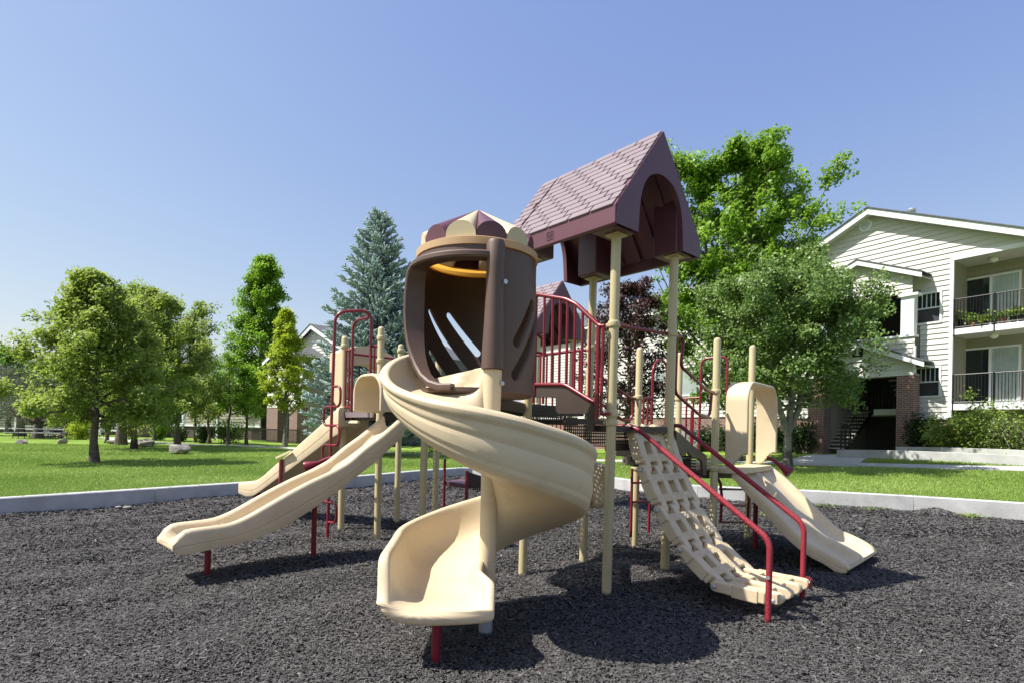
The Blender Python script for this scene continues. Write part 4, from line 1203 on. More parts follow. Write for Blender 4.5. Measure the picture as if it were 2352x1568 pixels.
# hoods
def hood(name, parent, P, dr, ac, width, depth, z0, z1, rad, diag=0, th=.045, lift=0):
    dr, ac = Vector(dr), Vector(ac)
    def outline(w, top, r, bottom):
        pts = [(-w/2, bottom)] + [(-w/2+r-r*math.cos(t*math.pi/2/6), top-r+r*math.sin(t*math.pi/2/6)) for t in range(7)]
        return pts + [(-x, z) for x, z in reversed(pts)]
    rows = []
    for i in range(7):
        t = i/6
        b = z0 + (max(0, min(1, (t-.3)/.45))*diag if diag else 0)
        o_ = outline(width, z1-lift*t, rad, b); n_ = outline(width-2*th, z1-lift*t-th, rad-th, b)
        rows.append([Vector((P[0],P[1],0)) + dr*depth*t + ac*x + Vector((0,0,z)) for x, z in o_ + list(reversed(n_))])
    return MB().grid(rows, True, True).build(name, M['tan'], parent, smooth=40, bevel=.015)
cw = PW - nW*.27
tj = (J0-cw).dot(dW)
pj = cw + dW*(tj-.02)
hood('slide_hood', WS, pj+dW*.12, dW, Vector((-dW.y,dW.x,0)), .66, .40, 1.70, 2.17, .24)
# double slide on the right
tipR = W(1941, 1313, 6.02)
PRr = Vector((tipR.x, tipR.y, 0)); dR = (E2*.85 + hdir(G0, tipR)*.15).normalized(); nR = Vector((-dR.y, dR.x, 0)); nR = nR if nR.y < 0 else -nR
rimR = trace(Z7([(985,505),(1030,540),(1100,600),(1200,700),(1320,830),(1440,950),(1500,985),(1560,1010),(1620,1042),(1680,1080),(1700,1096),(1712,1115),(1714,1140)]), PRr, dR, nR)
botR = trace(Z7([(965,540),(1010,590),(1060,650),(1180,780),(1300,920),(1400,1010),(1460,1052),(1520,1085),(1590,1118),(1620,1150),(1650,1168),(1690,1166),(1714,1150)]), PRr, dR, nR)
DS = chute('double_slide', PRr, dR, nR, rimR, botR, 1.30, 'wide tan two lane slide running down to the right', lanes=2)
acR = -nR
gp = G0 + E2*.10
hg = (H0-G0).length
hood('slide_hood', DS, (G0+H0)/2 + dR*.12, dR, hdir(G0,H0), hg-.08, .28, 1.10, 2.16, .26, diag=.16)
mb = MB(); mb.hexa([(G0+H0)/2+hdir(G0,H0)*s*hg*.46+dR*o+Vector((0,0,z)) for z in (1.02,1.09) for s, o in ((-1,0.0),(1,0.0),(1,.34),(-1,.34))]); mb.build('slide_bed', M['tan'], DS, bevel=.01)
tl = W(1735, 1200, 7.3); tl.z = 0
MB().tube([tl+Vector((0,0,-.2)), tl+Vector((.0,0,.75))], .03, 10).build('support_leg', M['red'], DS, smooth=40)

# --- loop ladder on the left deck
LP = G(752, 1235)
ux = hdir(I0, J0)
Lz = lambda v: W(757, v, LP.y).z
lx = lambda z: LP + Vector((.017*z,0,z))
zt = Lz(716)
e1_, e2p = I0.lerp(J0,.30), I0.lerp(J0,.80)
path = fillet([lx(-.15), lx(zt), e2p-E1*.03+Vector((0,0,zat(848,714,e2p))), e2p-E1*.03+Vector((0,0,1.72))], .16, 7)
LL = MB().tube(path, .021, 12).build('loop_ladder', M['red'], PG, smooth=60)
mb = MB()
za_ = zat(845,728,e2p)
mb.tube(fillet([e2p-E1*.03+Vector((0,0,za_))-ux*.07, e1_-E1*.03+Vector((0,0,za_-.005)), e1_-E1*.03+Vector((0,0,1.62))], .17, 7), .019, 10)
levels = [Lz(v) for v in (887, 933, 976, 1021, 1062, 1105, 1152, 1197)]
for i in range(len(levels)-1):
    s = 1 if i % 2 == 0 else -1
    z0_, z1_ = levels[i], levels[i+1]
    mb.tube(fillet([lx(z0_), lx(z0_)+ux*s*.21, lx(z1_)+ux*s*.21, lx(z1_)], .13, 6), .017, 10)
mb.build('loop_rung', M['red'], LL, smooth=60)
# railing panel beside the ladder
mb = MB()
rz = zat(800,806,I0)
for a, b in ((.06,.26),(.80,.95)):
    for t in ((a, (a+b)/2, b) if a < .5 else (a+.05, b)):
        p = I0.lerp(J0, t); mb.tube([p+Vector((0,0,1.80)), p+Vector((0,0,rz))], .014, 8)
    mb.tube([I0.lerp(J0,a-.04)+Vector((0,0,rz)), I0.lerp(J0,b+.03)+Vector((0,0,rz))], .018, 8)
    mb.tube([I0.lerp(J0,a)+Vector((0,0,1.80)), I0.lerp(J0,b)+Vector((0,0,1.80))], .016, 8)
mb.tube([K0+Vector((0,0,rz-.03)), I0.lerp(K0,.15)+Vector((0,0,rz-.03))], .016, 8)
mb.build('railing', M['red'], PG, smooth=60)

# --- decks
pm = perf_mat('punched_steel', (.022,.015,.014,1), (E1.x,E1.y), (E2.x,E2.y))
def deck(pts, z, th=.07):
    d = MB().prism([Vector((p.x,p.y,z-.012)) for p in pts], (0,0,.012)).build('deck', pm, PG)
    mb = MB(); n = len(pts)
    for i in range(n):
        a, b = pts[i], pts[(i+1) % n]; t = hdir(a, b); nn = Vector((-t.y,t.x,0))
        mb.box(Vector(((a.x+b.x)/2,(a.y+b.y)/2,z-th/2-.002)), ((b-a).length-.1, .025, th), t, nn)
    mb.build('deck_rim', M['dkmetal'], d)
    return d
deck([I0,J0,M0,K0], 1.70, .09)
plp = MB(); plp.box(I0.lerp(J0,.5)-E1*.05+Vector((0,0,1.685)), ((J0-I0).length*.86,.03,.075), ux, E1); plp.build('deck_plate', M['plum_top'], PG)
UD = [C0, D0, D0-E2*.95, HC-E1*.1+Vector((-.45,.75,0)), HC+Vector((.1,-.2,0))]
deck(UD, 1.79, .10)
deck([E0,G0,H0,F0], 1.05, .10)
deck([A0-E2*.30,B0-E2*.30,B0+E2*.02,A0+E2*.02], 1.565, .06)
deck([k_ for k_ in (A0+SHIFT2, B0+SHIFT2, D0+SHIFT2, C0+SHIFT2)], 1.0, .1)

# --- stairs between the upper deck and the climber
aN = -E1
PS = A0 - E1*.07
nS = Vector((-E2.y, E2.x, 0)); nS = nS if nS.y < 0 else -nS
ac_n = hdir(C0, A0); nAC = Vector((-ac_n.y, ac_n.x, 0)); nAC = nAC if nAC.y < 0 else -nAC
PS = A0 + nAC*.075
Z1 = lambda L_: [(1177+.2015*x, 689+.2015*y) for x, y in L_]
ST = MB().prism([RP(u,v,PS,nAC) for u, v in Z1([(175,978),(275,980),(600,975),(760,1055),(930,1140),(922,1490),(850,1490),(846,1310),(825,1294),(520,1294),(492,1262),(490,1120),(470,1105),(240,1105),(170,1090)])], -nAC*.03).build('stair', M['stringer'], PG, bevel=.004)
mb = MB()
R2 = lambda L_: [(689+.4395*x, 459.4+.4395*y) for x, y in L_]
top = [RP(u,v,PS,nAC) for u, v in R2([(1200,493),(1245,495),(1390,518),(1445,545),(1545,640),(1565,658),(1592,658)])]
mb.tube(fillet(top, .05), .021, 10)
bot = [RP(u,v,PS,nAC) for u, v in R2([(1232,962),(1385,962),(1545,1060)])]
mb.tube(fillet(bot, .05), .020, 10)
def onp(u, v): return RP(u, v, PS, nAC)
mb.tube([onp(1231,679), onp(1227,908)], .022, 10)
mb.tube([onp(1375,748), onp(1370,962)], .022, 10)
mb.tube([onp(1386,748), onp(1380,950)], .016, 10)
mb.tube([onp(1380,949), onp(1402,949)], .016, 8)
tz = [(689+.4395*x) for x in (1279,1322,1361,1399,1439,1478,1517)]
def lerp_on(line, u):
    for (u0,v0),(u1,v1) in zip(line, line[1:]):
        if u0 <= u <= u1: return v0+(v1-v0)*(u-u0)/(u1-u0)
topl, botl = R2([(1200,493),(1245,495),(1390,518),(1445,545),(1545,640),(1600,658)]), R2([(1200,962),(1385,962),(1545,1060),(1600,1090)])
for u in tz: mb.tube([onp(u, lerp_on(topl,u)), onp(u-3, lerp_on(botl,u-3))], .014, 8)
mb.build('railing', M['red'], ST, smooth=60)
mb = MB(); mb.tube([onp(1231,677.5), onp(1218,674)], .024, 8); mb.build('rail_cap', M['plum'], ST)
# punched risers and treads
W3 = (B0-A0).length
mb = MB()
pA = lambda t, z, s: C0.lerp(A0, t) + E1*(.05+(W3-.1)*s) + Vector((0,0,z))
for t, z0_, z1_ in ((.02,1.60,1.77),(.45,1.36,1.60),(.93,1.33,1.52)):
    mb.add([pA(t,z0_,0), pA(t,z0_,1), pA(t,z1_,1), pA(t,z1_,0)], [(0,1,2,3)])
mb.add([pA(.02,1.62,0), pA(.02,1.62,1), pA(.45,1.62,1), pA(.45,1.62,0)], [(0,1,2,3)])
mb.add([pA(.45,1.36,0), pA(.45,1.36,1), pA(.93,1.36,1), pA(.93,1.36,0)], [(0,1,2,3)])
mb.build('stair_tread', pm, ST)
mb = MB()
for t, z in ((.45,1.61),(.93,1.35),(.02,1.60)): mb.box((pA(t,z,0)+pA(t,z,1))/2, (W3-.12,.03,.05), E1, E2)
mb.build('tread_edge', M['dkmetal'], ST)
# second stair down to the right hand deck
PB = B0 + (G0-B0)*0
bg = hdir(B0, G0); nB = Vector((-bg.y, bg.x, 0)); nB = nB if nB.y < 0 else -nB
PBn = B0 + nB*.02
Z6 = lambda L_: [(1349.4+.2563*x, 689+.2563*y) for x, y in L_]
S2 = MB().prism([RP(u,v,PBn,nB) for u, v in Z6([(795,1165),(850,1205),(960,1310),(1050,1372),(1072,1390),(1066,1565),(1035,1565),(1028,1440),(1000,1420),(940,1405),(900,1360),(850,1400),(795,1310)])], -nB*.03).build('stair', M['stringer'], PG, bevel=.004)
def loop_rail(base, P0, n, pts):
    return base.tube(fillet([RP(u,v,P0,n) for u, v in pts], .07, 5), .018, 10)
mb = MB()
loop_rail(mb, PBn, nB, Z6([(785,345),(812,320),(845,325),(858,380),(836,590),(1085,815),(1130,825)]))
loop_rail(mb, PBn, nB, Z6([(800,340),(785,830),(1010,1030),(1085,1040),(1098,1000),(1112,835)]))
de = hdir(D0, E0); nD = Vector((-de.y, de.x, 0)); nD = nD if nD.y < 0 else -nD
loop_rail(mb, D0, nD, Z6([(-20,560),(110,680),(280,800),(385,875),(440,880)]))
loop_rail(mb, D0, nD, Z6([(405,880),(405,1030),(385,1072),(320,1075),(140,940),(60,880)]))
mb.build('railing', M['red'], S2, smooth=60)
mb = MB()
qB = lambda t, z, s: B0.lerp(G0, t) - nB*(.05+.85*s) + Vector((0,0,z))
for t, z0_, z1_ in ((.3,1.22,1.40),(.68,1.07,1.24)):
    mb.add([qB(t,z0_,0), qB(t,z0_,1), qB(t,z1_,1), qB(t,z1_,0)], [(0,1,2,3)])
    mb.add([qB(t,z0_,0), qB(t,z0_,1), qB(t+.36,z0_,1), qB(t+.36,z0_,0)], [(0,1,2,3)])
mb.build('stair_tread', pm, S2)
# rails on the right hand deck
mb = MB()
ef = hdir(E0, F0); nE = Vector((-ef.y, ef.x, 0)); nE = nE if nE.y < 0 else -nE
def bars(P0, n, xs, v0, v1):
    for (u0, u1) in xs: mb.tube([RP(u0,v0,P0,n), RP(u1,v1,P0,n)], .015, 8)
Zn = lambda x, y: (1424+.12815*x, 775.2+.12815*y)
loop_rail(mb, E0, nE, [Zn(*p) for p in ((565,1560),(590,560),(640,430),(715,385),(790,420),(845,520),(815,1560))])
mb.tube([RP(*Zn(430,1080),E0,nE), RP(*Zn(585,1078),E0,nE)], .016, 8)
for x0, x1 in ((428,412),(505,490)):
    mb.tube([RP(*Zn(x0,1080),E0,nE), RP(*Zn(x1,1560),E0,nE)], .015, 8)
mb.build('railing', M['red'], PG, smooth=60); mb = MB()
fh = hdir(F0, H0); nFH = Vector((-fh.y, fh.x, 0)); nFH = nFH if nFH.y < 0 else -nFH
loop_rail(mb, F0, nFH, [Zn(*p) for p in ((1400,2200),(1440,1100),(1462,450),(1530,375),(1680,355),(1850,335),(1930,400),(1905,1500))])
mb.tube([RP(*Zn(1130,1085),F0,nFH), RP(*Zn(1440,1068),F0,nFH)], .016, 8)
for x0, x1 in ((1198,1165),(1320,1290)):
    mb.tube([RP(*Zn(x0,1080),F0,nFH), RP(*Zn(x1,2150),F0,nFH)], .015, 8)
mb.tube([RP(*Zn(1290,1300),F0-fh*0,nFH), RP(*Zn(1265,2150),F0,nFH)], .02, 8)
mb.build('railing', M['red'], PG, smooth=60); mb = MB()
mb.tube([B0+Vector((0,0,cl['B'][0])), A0+Vector((0,0,cl['A'][0]))], .017, 10)
mb.build('cross_rail', M['red'], PG, smooth=60); mb = MB()
Z = zat(1345,803,D0)
mb.tube([D0+Vector((0,0,Z)), D0-E2*.95+Vector((0,0,Z))], .018, 8)
for t in range(1, 9):
    p = D0-E2*.95*t/9; mb.tube([p+Vector((0,0,1.80)), p+Vector((0,0,Z))], .013, 8)
mb.build('railing', M['red'], PG, smooth=60); mb = MB()
cz_ = zat(1216,736,C0)
mb.tube(fillet([C0-E1*.03+Vector((0,0,cz_)), C0+E1*.28+Vector((0,0,cz_-.18)), C0+E1*.30+Vector((0,0,cz_-.35))], .08), .017, 8)
for s in (.12,.28): mb.tube([C0+E1*s+Vector((0,0,1.8)), C0+E1*s+Vector((0,0,cz_-.32))], .015, 8)
mb.tube([C0+E1*.05+Vector((0,0,cz_-.32)), C0+E1*.28+Vector((0,0,cz_-.32))], .015, 8)
mb.build('railing', M['red'], PG, smooth=60); mb = MB()
a2_, b2_, c2_, d2_ = [x+SHIFT2 for x in (A0,B0,C0,D0)]
for p, q in ((a2_,b2_),(c2_,a2_)):
    mb.tube([p+Vector((0,0,1.95)), q+Vector((0,0,1.95))], .016, 8)
    for t in range(1,8): mb.tube([p.lerp(q,t/8)+Vector((0,0,1.05)), p.lerp(q,t/8)+Vector((0,0,1.95))], .013, 6)
mb.build('railing', M['red'], PG, smooth=60)

# --- link climber of five hinged panels
hb1, hb2 = G(1762,1427), G(1841,1375)
dC = E2; 
accr = hdir(hb1, hb2); accr = (accr+E1).normalized()
dC = Vector((accr.y, -accr.x, 0)); nC = -accr
PCn = hb1 + accr*.055
piv = [RP(u,v,PCn,nC) for u, v in ((1447,982),(1474.5,1078),(1512.6,1171),(1565.7,1261.8),(1644,1344),(1779,1377))]
Wc = (hb2-hb1).dot(accr) - .12
th = .075
CLM = None
rods = []
for k in range(5):
    p0, p1 = piv[k], piv[k+1]
    al = (p1-p0); L_ = al.length; al.normalize()
    up = accr.cross(al).normalized()
    if up.z < 0: up = -up
    mb = MB()
    ws = [w*Wc/.84 for w in (.06, .30, .54, .78)]
    def knuckle(w, q, sgn, reach):
        """rounded lug round the hinge pin at q reaching into the panel"""
        r = .046
        pr_ = [(-sgn*r*math.sin(t*math.pi/8), r*math.cos(t*math.pi/8)) for t in range(9)]
        pts = [(sgn*reach, r)] + pr_ + [(sgn*reach, -r)]
        mb.prism([q + accr*(w-.042) + al*x + up*(y-.004) for x, y in pts], accr*.084)
    for i, w in enumerate(ws):
        knuckle(w-.030, p0, 1, L_*.30)
        knuckle(w+.030, p1, -1, L_*.30)
        wd = .092 if 0 < i < 3 else .116
        mb.box(p0 + accr*w + al*L_*.5 - up*(.056-.042), (wd, L_*.46, .112), accr, al, up)
    for f0, f1 in ((.16,.345),(.655,.84)):
        mb.box(p0 + accr*(Wc*.5) + al*L_*(f0+f1)/2 - up*.010, (Wc*.985, L_*(f1-f0), .10), accr, al, up)
    # floor of the pockets
    o = mb.build('climbing_panel', M['tan'], PG if CLM is None else CLM, bevel=.011, seg=3)
    if CLM is None: CLM = o; o.name = 'link_climber'; ORG[o.name] = org(PG)
    mb = MB()
    for f0, f1 in ((.18,.36),(.64,.82)):
        n_ = 26; m_ = 3
        for i in range(n_):
            for j in range(m_):
                c = p0 + accr*(Wc*(i+.5)/n_) + al*L_*(f0+(f1-f0)*(j+.5)/m_) + up*.040
                s_ = 1 if (i+j) % 2 else -1
                mb.box(c, (.024,.008,.006), (accr+al*s_).normalized(), (al-accr*s_).normalized(), up)
    for w in ws:
        for j in range(5):
            for i in (-.3,.3):
                c = p0 + accr*(w+.115*i) + al*L_*(.39+.22*j/4) + up*.0385
                s_ = 1 if j % 2 else -1
                mb.box(c, (.022,.008,.006), (accr+al*s_).normalized(), (al-accr*s_).normalized(), up)
    mb.build('tread_pattern', M['tan'], CLM)
    rods.append(MB().tube([p0 - accr*.0 - up*.003, p0 + accr*(Wc) - up*.003], .017, 10))
for r_ in rods: r_.build('hinge_rod', M['red'], CLM, smooth=50)
mb = MB()
for p in piv[1:]:
    mb.tube([p - accr*.048, p - accr*.038], .021, 12); mb.tube([p - accr*.054, p - accr*.048], [.012,.019], 12)
mb.build('hinge_bolt', M['zinc'], CLM, smooth=30)
mb = MB(); pe2 = piv[5]; mb.tube([pe2 + accr*(Wc+.04), pe2+accr*(Wc+.085)], .045, 14); mb.tube([pe2+dC*.05+accr*(Wc-.02), pe2+dC*.056+accr*(Wc-.02)], .045, 16); mb.build('end_cap', M['red'], CLM, smooth=40)
for b, pts in ((hb1, [(1400,977),(1423,978),(1460,980),(1767.5,1240),(1762,1427)]), (hb2, [(1530,976),(1546,976),(1562.5,976.5),(1842.7,1203),(1841,1375)])):
    pp = [RP(u,v,b,nC) for u, v in pts]; pp[-1] = Vector((b.x,b.y,-.15)); pp[-2].x, pp[-2].y = b.x+.012, b.y
    full = fillet(pp, .09, 6)
    hr = MB().tube(full, .0215, 12).build('handrail', M['red'], CLM, smooth=60)
    sub = [p for p in full]
    s0 = pp[2].lerp(pp[3], .22)
    g = [s0] + [p for p in fillet([s0, pp[3], Vector((b.x+.006,b.y,.02))], .09, 6)][1:]
    MB().tube(g, .0245, 12).build('grip', M['grip'], hr, smooth=60)
mb = MB(); mb.tube([hb1+Vector((.012,0,.36))-accr*.03, hb1+Vector((.012,0,.36))-accr*.036], .016, 10); mb.build('bolt', M['zinc'], CLM)

# --- talk tubes
for pts, label in (([(785,1046),(752,1052),(738,1058),(728,1063)], 'left'), ([(1762,1050),(1772,1052),(1782,1060),(1790,1066)], 'right')):
    Y0 = 7.55 if label == 'left' else 7.15
    ctr = [W(u,v,Y0-.03*i) for i, (u,v) in enumerate(pts)]
    d_ = (ctr[-1]-ctr[-2]).normalized()
    if label == 'left': d_ = (ctr[-1]-ctr[0]).normalized()
    mb = MB().tube(fillet(ctr, .08), .024, 10)
    c = ctr[-1]
    mb.tube([c-d_*.02, c+d_*.03, c+d_*.15, c+d_*.16], [.026,.036,.072,.068], 20)
    TT = mb.build('talk_tube', M['red'], PG, smooth=50)
# --- rock climbing panel, rung ladders, transfer step
rk = W(1376, 1105, 6.75); rk.z = 0
mb = MB(); rr = []
lvl = [.58,.66,.80,.95,1.08,1.14]
for j, z in enumerate(lvl):
    r = []
    for i in range(12):
        a = 2*math.pi*i/12
        bump = 1 + .35*math.sin(3*a+2.1*j) + .25*random.uniform(-1,1)
        sx, sy = .26, .10
        if j in (0, len(lvl)-1): sx, sy = .20, .05
        r.append(rk + E2*math.cos(a)*sx*(.75+.25*bump) + E1*math.sin(a)*sy*bump + Vector((0,0,z+.012*math.sin(2*a))))
    rr.append(r)
mb.grid([[p - E2*.14 for p in r] for r in rr], True, True); rk_ = mb.build('rock_panel', M['tan'], PG, smooth=50); md = rk_.modifiers.new('round', 'SUBSURF'); md.levels = 1; md.render_levels = 2
mb = MB()
for (u0,v0,u1,v1,Y_) in ((1452,1075,1449,1232,7.36),(1493,1137,1490,1222,7.75)):
    mb.tube([W(u0,v0,Y_), W(u1,v1,Y_)], .018, 8)
for v in (1108,1152): mb.tube([W(1452,v,7.36), W(1494,v-2,7.75)], .015, 8)
xl = [(1640,1080),(1655,1110),(1658,1140),(1655,1197)]
mb.build('rung_ladder', M['red'], PG, smooth=50); mb = MB()
mb.tube([W(u,v,7.3) for u,v in xl], .019, 8)
mb.tube([W(u+62,v-2,7.9) for u,v in xl], .019, 8)
for v, du in ((1094,3),(1122,8),(1159,9),(1197,7)): mb.tube([W(1650+du-5,v,7.3), W(1712,v+1,7.9)], .015, 8)
mb.build('rung_ladder', M['red'], PG, smooth=50)
st = W(1046, 1105, 9.4)
mb = MB(); mb.tube([W(1022,1052,9.2), W(1019,1175,9.2)], .022, 8); mb.tube([W(1073,1080,9.0), W(1070,1190,9.0)], .028, 8)
TS = mb.build('transfer_step', M['red'], PG, smooth=50)
mb = MB(); q0, q1 = W(1023,1104,9.2), W(1071,1111,9.0)
mb.prism([q0, q1, q1+Vector((.25,.5,0)), q0+Vector((.2,.55,0))], (0,0,-.07)); mb.build('step_plank', M['plum'], TS, bevel=.008)
mb = MB(); q0, q1 = W(1074,1083,9.0), W(1112,1095,9.1)
mb.prism([q0, q1, q1-Vector((0,0,.2)), q0-Vector((0,0,.2))], (.02,.03,0)); mb.build('step_side', M['stringer'], TS)
mb = MB(); q0, q1 = W(1074,1102,9.02), W(1112,1112,9.12)
mb.add([q0, q1, q1-Vector((0,0,.13)), q0-Vector((0,0,.13))], [(0,1,2,3)]); mb.build('step_riser', pm, TS)
# ------------------------------------------------------------------ trees and shrubs
def unit(v): return v/np.maximum(1e-9, np.linalg.norm(v, axis=-1, keepdims=True))
def leaf_quads(pos, size, rg, up=.5, aspect=.62, droop=0):
    """kite-shaped leaves folded along the midrib: returns verts, quads"""
    n = len(pos)
    nrm = unit(rg.normal(size=(n,3))*.8 + np.array([-.6,-.45,1.0])*up)
    d = unit(np.cross(nrm, rg.normal(size=(n,3))))
    d[:,2] -= droop; d = unit(d)
    s = unit(np.cross(nrm, d))
    sz = (size*rg.uniform(.65, 1.25, n))[:,None]
    fold = nrm*sz*.16
    v = np.stack([pos - d*sz*.5, pos + s*sz*aspect*.5 + fold, pos + d*sz*.5, pos - s*sz*aspect*.5 + fold], 1)
    return v.reshape(-1,3), np.arange(n*4).reshape(n,4)
def grow(base, H, prof, rg, nlimb=26, h0=.22, up=.5, trunk_r=.15, fork=None, lean=(0,0), sub=5, twig=4, wig=.10):
    """skeleton: list of (path, radii); tips: (n,3), with limb lengths from prof(h)"""
    base = np.array(base, float)
    paths, tips = [], []
    def wob(p, amt): return p + rg.normal(size=3)*amt
    hs = np.linspace(0, 1, 9)
    stems = []
    if fork:
        for (dx, dy, hh) in fork[1]:
            f = fork[0]
            pts = [base + np.array([lean[0]*t*H, lean[1]*t*H, t*H]) for t in np.linspace(0, f, 3)]
            e = np.array([dx, dy, 0])
            pts += [base + np.array([lean[0]*f*H, lean[1]*f*H, 0]) + e*((t-f)/(hh-f))**.7 + np.array([0,0,t*H]) for t in np.linspace(f, hh, 7)[1:]]
            stems.append(pts)
    else:
        stems.append([wob(base + np.array([lean[0]*t*H, lean[1]*t*H, t*H*.96]), min(wig,.1)*.5*(t > .1)) for t in hs])
    for si, pts in enumerate(stems):
        n = len(pts)
        r0 = trunk_r*(1 if len(stems) == 1 else .72)
        rad = [r0*(1.35 if i == 0 else 1)*(1-.93*(i/(n-1))**.9)+.008 for i in range(n)]
        paths.append((pts, rad))
        P = np.array(pts); seg = np.cumsum([0]+[np.linalg.norm(P[i+1]-P[i]) for i in range(n-1)])
        k = nlimb//len(stems)
        for j in range(k):
            t = h0 + (1-h0)*((j+rg.uniform(.1,.9))/k)
            zz = t*H
            zs = P[:,2]-base[2]
            if zz > zs[-1]: zz = zs[-1]*.985
            st = np.array([np.interp(zz, zs, P[:,c]) for c in range(3)])
            rr = float(np.interp(zz, zs, rad))
            ang = j*2.39996 + rg.uniform(-.5,.5) + si*1.3
            R = prof(t)*rg.uniform(.72,1.08)
            dirv = np.array([math.cos(ang), math.sin(ang), 0])
            rise = up*R*rg.uniform(.6,1.3)
            pp = [st]
            for q in (.3,.6,.85,1.0):
                pp.append(wob(st + dirv*R*q + np.array([0,0,rise*(q**1.3)]), R*wig*.5))
            paths.append((pp, [max(.012, rr*.55)*(1-.85*q)+.004 for q in (0,.3,.6,.85,1)]))
            tips.append(pp[-1]); tips.append(pp[-2]); 
            if R > .5: tips.append(pp[-3])
            for s_ in range(sub):
                q = rg.uniform(.3,1.0); o = np.array([np.interp(q, (0,.3,.6,.85,1), [p[c] for p in pp]) for c in range(3)])
                dv = unit(dirv*rg.uniform(.1,.9) + rg.normal(size=3)*.7 + np.array([0,0,up*.7]))
                l = R*rg.uniform(.22,.45)
                e = o + dv*l
                paths.append(([o, o+dv*l*.55+rg.normal(size=3)*l*.06, e], [.016,.010,.004]))
                tips.append(e); tips.append(o+dv*l*.6)
    return paths, np.array(tips)
def bark_mesh(name, paths, mat, parent, minr=.0):
    mb = MB()
    for pts, rad in paths:
        if max(rad) < minr: continue
        mb.tube([Vector(p) for p in pts], list(rad), 9 if max(rad) > .07 else 5 if max(rad) > .02 else 3, caps=False)
    return mb.build(name, mat, parent, smooth=60, fix=False)
LM = {}
def tree(name, label, base, H, prof, n_leaf, size, lm, seed, clump=.34, group=None, cat='tree', bark='bark', minr=0.0, upl=1.0, aspect=.62, droop=0, flat=.8, crown_name='crown', carve=None, **kw):
    rg = np.random.default_rng(seed)
    T = thing(name, base, label, cat, group)
    paths, tips = grow(base, H, prof, rg, **kw)
    bark_mesh('trunk', paths, M[bark], T, minr)
    per = rg.gamma(2.0, 1.0, len(tips)); per = (per/per.sum()*n_leaf).astype(int)+1
    idx = np.repeat(np.arange(len(tips)), per)
    off = unit(rg.normal(size=(len(idx),3)))*(rg.random((len(idx),1))**.45)*clump*1.35*np.array([1,1,flat])*rg.uniform(.55,1.2,(len(tips),1))[idx]
    pos = tips[idx] + off
    if carve is not None:
        k_ = carve(pos - np.array(base)); pos, idx = pos[k_], idx[k_]
    ctint = rg.uniform(.25,1.0,len(tips))
    tint = np.clip(ctint[idx] + rg.normal(size=len(idx))*.2, 0, 1)
    v, q = leaf_quads(pos, size, rg, upl, aspect, droop)
    np_mesh(crown_name, v, q, lm, T, tint)
    return T
LM['green'] = leaf_mat('maple_leaf', (.115,.19,.028), (.40,.48,.135), .5, tcol=(.34,.46,.05))
LM['dgreen'] = leaf_mat('dark_leaf', (.050,.13,.02), (.16,.28,.05), .42, tcol=(.2,.36,.03))
LM['bright'] = leaf_mat('spring_leaf', (.24,.34,.015), (.50,.60,.06), .5, tcol=(.48,.58,.03))
LM['oak'] = leaf_mat('bright_oak_leaf', (.08,.19,.014), (.27,.44,.045), .42, tcol=(.28,.48,.02))
LM['glossy'] = leaf_mat('glossy_leaf', (.065,.14,.026), (.25,.36,.10), .42, rough=.42, spec=.45, tcol=(.12,.22,.02))
LM['purple'] = leaf_mat('purple_leaf', (.020,.012,.012), (.075,.034,.026), .2, rough=.35, spec=.5, tcol=(.12,.03,.02))
LM['shrub'] = leaf_mat('lime_shrub_leaf', (.095,.17,.022), (.30,.40,.08), .3, tcol=(.3,.42,.04))
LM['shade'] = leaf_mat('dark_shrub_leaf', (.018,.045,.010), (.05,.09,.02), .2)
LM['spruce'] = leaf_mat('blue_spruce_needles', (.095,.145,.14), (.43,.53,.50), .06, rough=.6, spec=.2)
LM['pine'] = leaf_mat('pine_needles', (.055,.080,.048), (.15,.18,.115), .1, rough=.55, spec=.25)
def P_round(R, lo=.25, wide=.5):       # crown radius over relative height
    def f(t):
        if t < lo: return R*.6
        x = (t-lo)/(1-lo)
        return R*(math.sin(math.pi*min(1, max(.02, x**wide)))**.7*.9+.08)
    return f
def P_tab(tab): return lambda t: float(np.interp(t, [a for a,_ in tab], [b for _,b in tab]))
def at(u, v, Y): p = W(u, v, Y); return Vector((p.x, p.y, gz(p.x, p.y)))
hgt = lambda u, v, b: W(u, v, b.y).z - b.z
# left lawn, front tree
b = Gt(217, 1062)
tree('maple_tree', 'mid green round tree with one straight trunk at the front of the left lawn', b, hgt(262, 622, b),
     P_tab([(.12,1.9),(.3,2.25),(.5,1.85),(.7,1.2),(.85,.75),(1,.2)]), 44000, .12, LM['green'], 11, clump=.25, nlimb=50, h0=.20, up=.22, trunk_r=.115, sub=6, minr=.006, flat=.85, wig=.2)
b = Gt(308, 1031)
tree('maple_tree', 'wide tree with a forked trunk between the two big boulders', b, hgt(300, 655, b),
     P_tab([(.2,2.0),(.35,3.0),(.55,2.9),(.75,2.1),(.9,1.3),(1,.4)]), 46000, .15, LM['green'], 12, clump=.34, nlimb=54, h0=.20, up=.24, trunk_r=.19, fork=(.15, [(-.9,.2,.72),(1.0,.3,.88),(.3,.9,.97)]), sub=6, flat=.85, wig=.2, minr=.006)
b = at(278, 1008, 33)
tree('lawn_tree', 'dark trunked tree behind the forked tree with its crown hidden by it', b, hgt(300, 660, b), P_tab([(.2,2.0),(.45,3.0),(.75,2.4),(1,.5)]), 11000, .17, LM['dgreen'], 13, clump=.42, nlimb=24, h0=.25, up=.35, trunk_r=.26, sub=4)
b = at(246, 1010, 36)
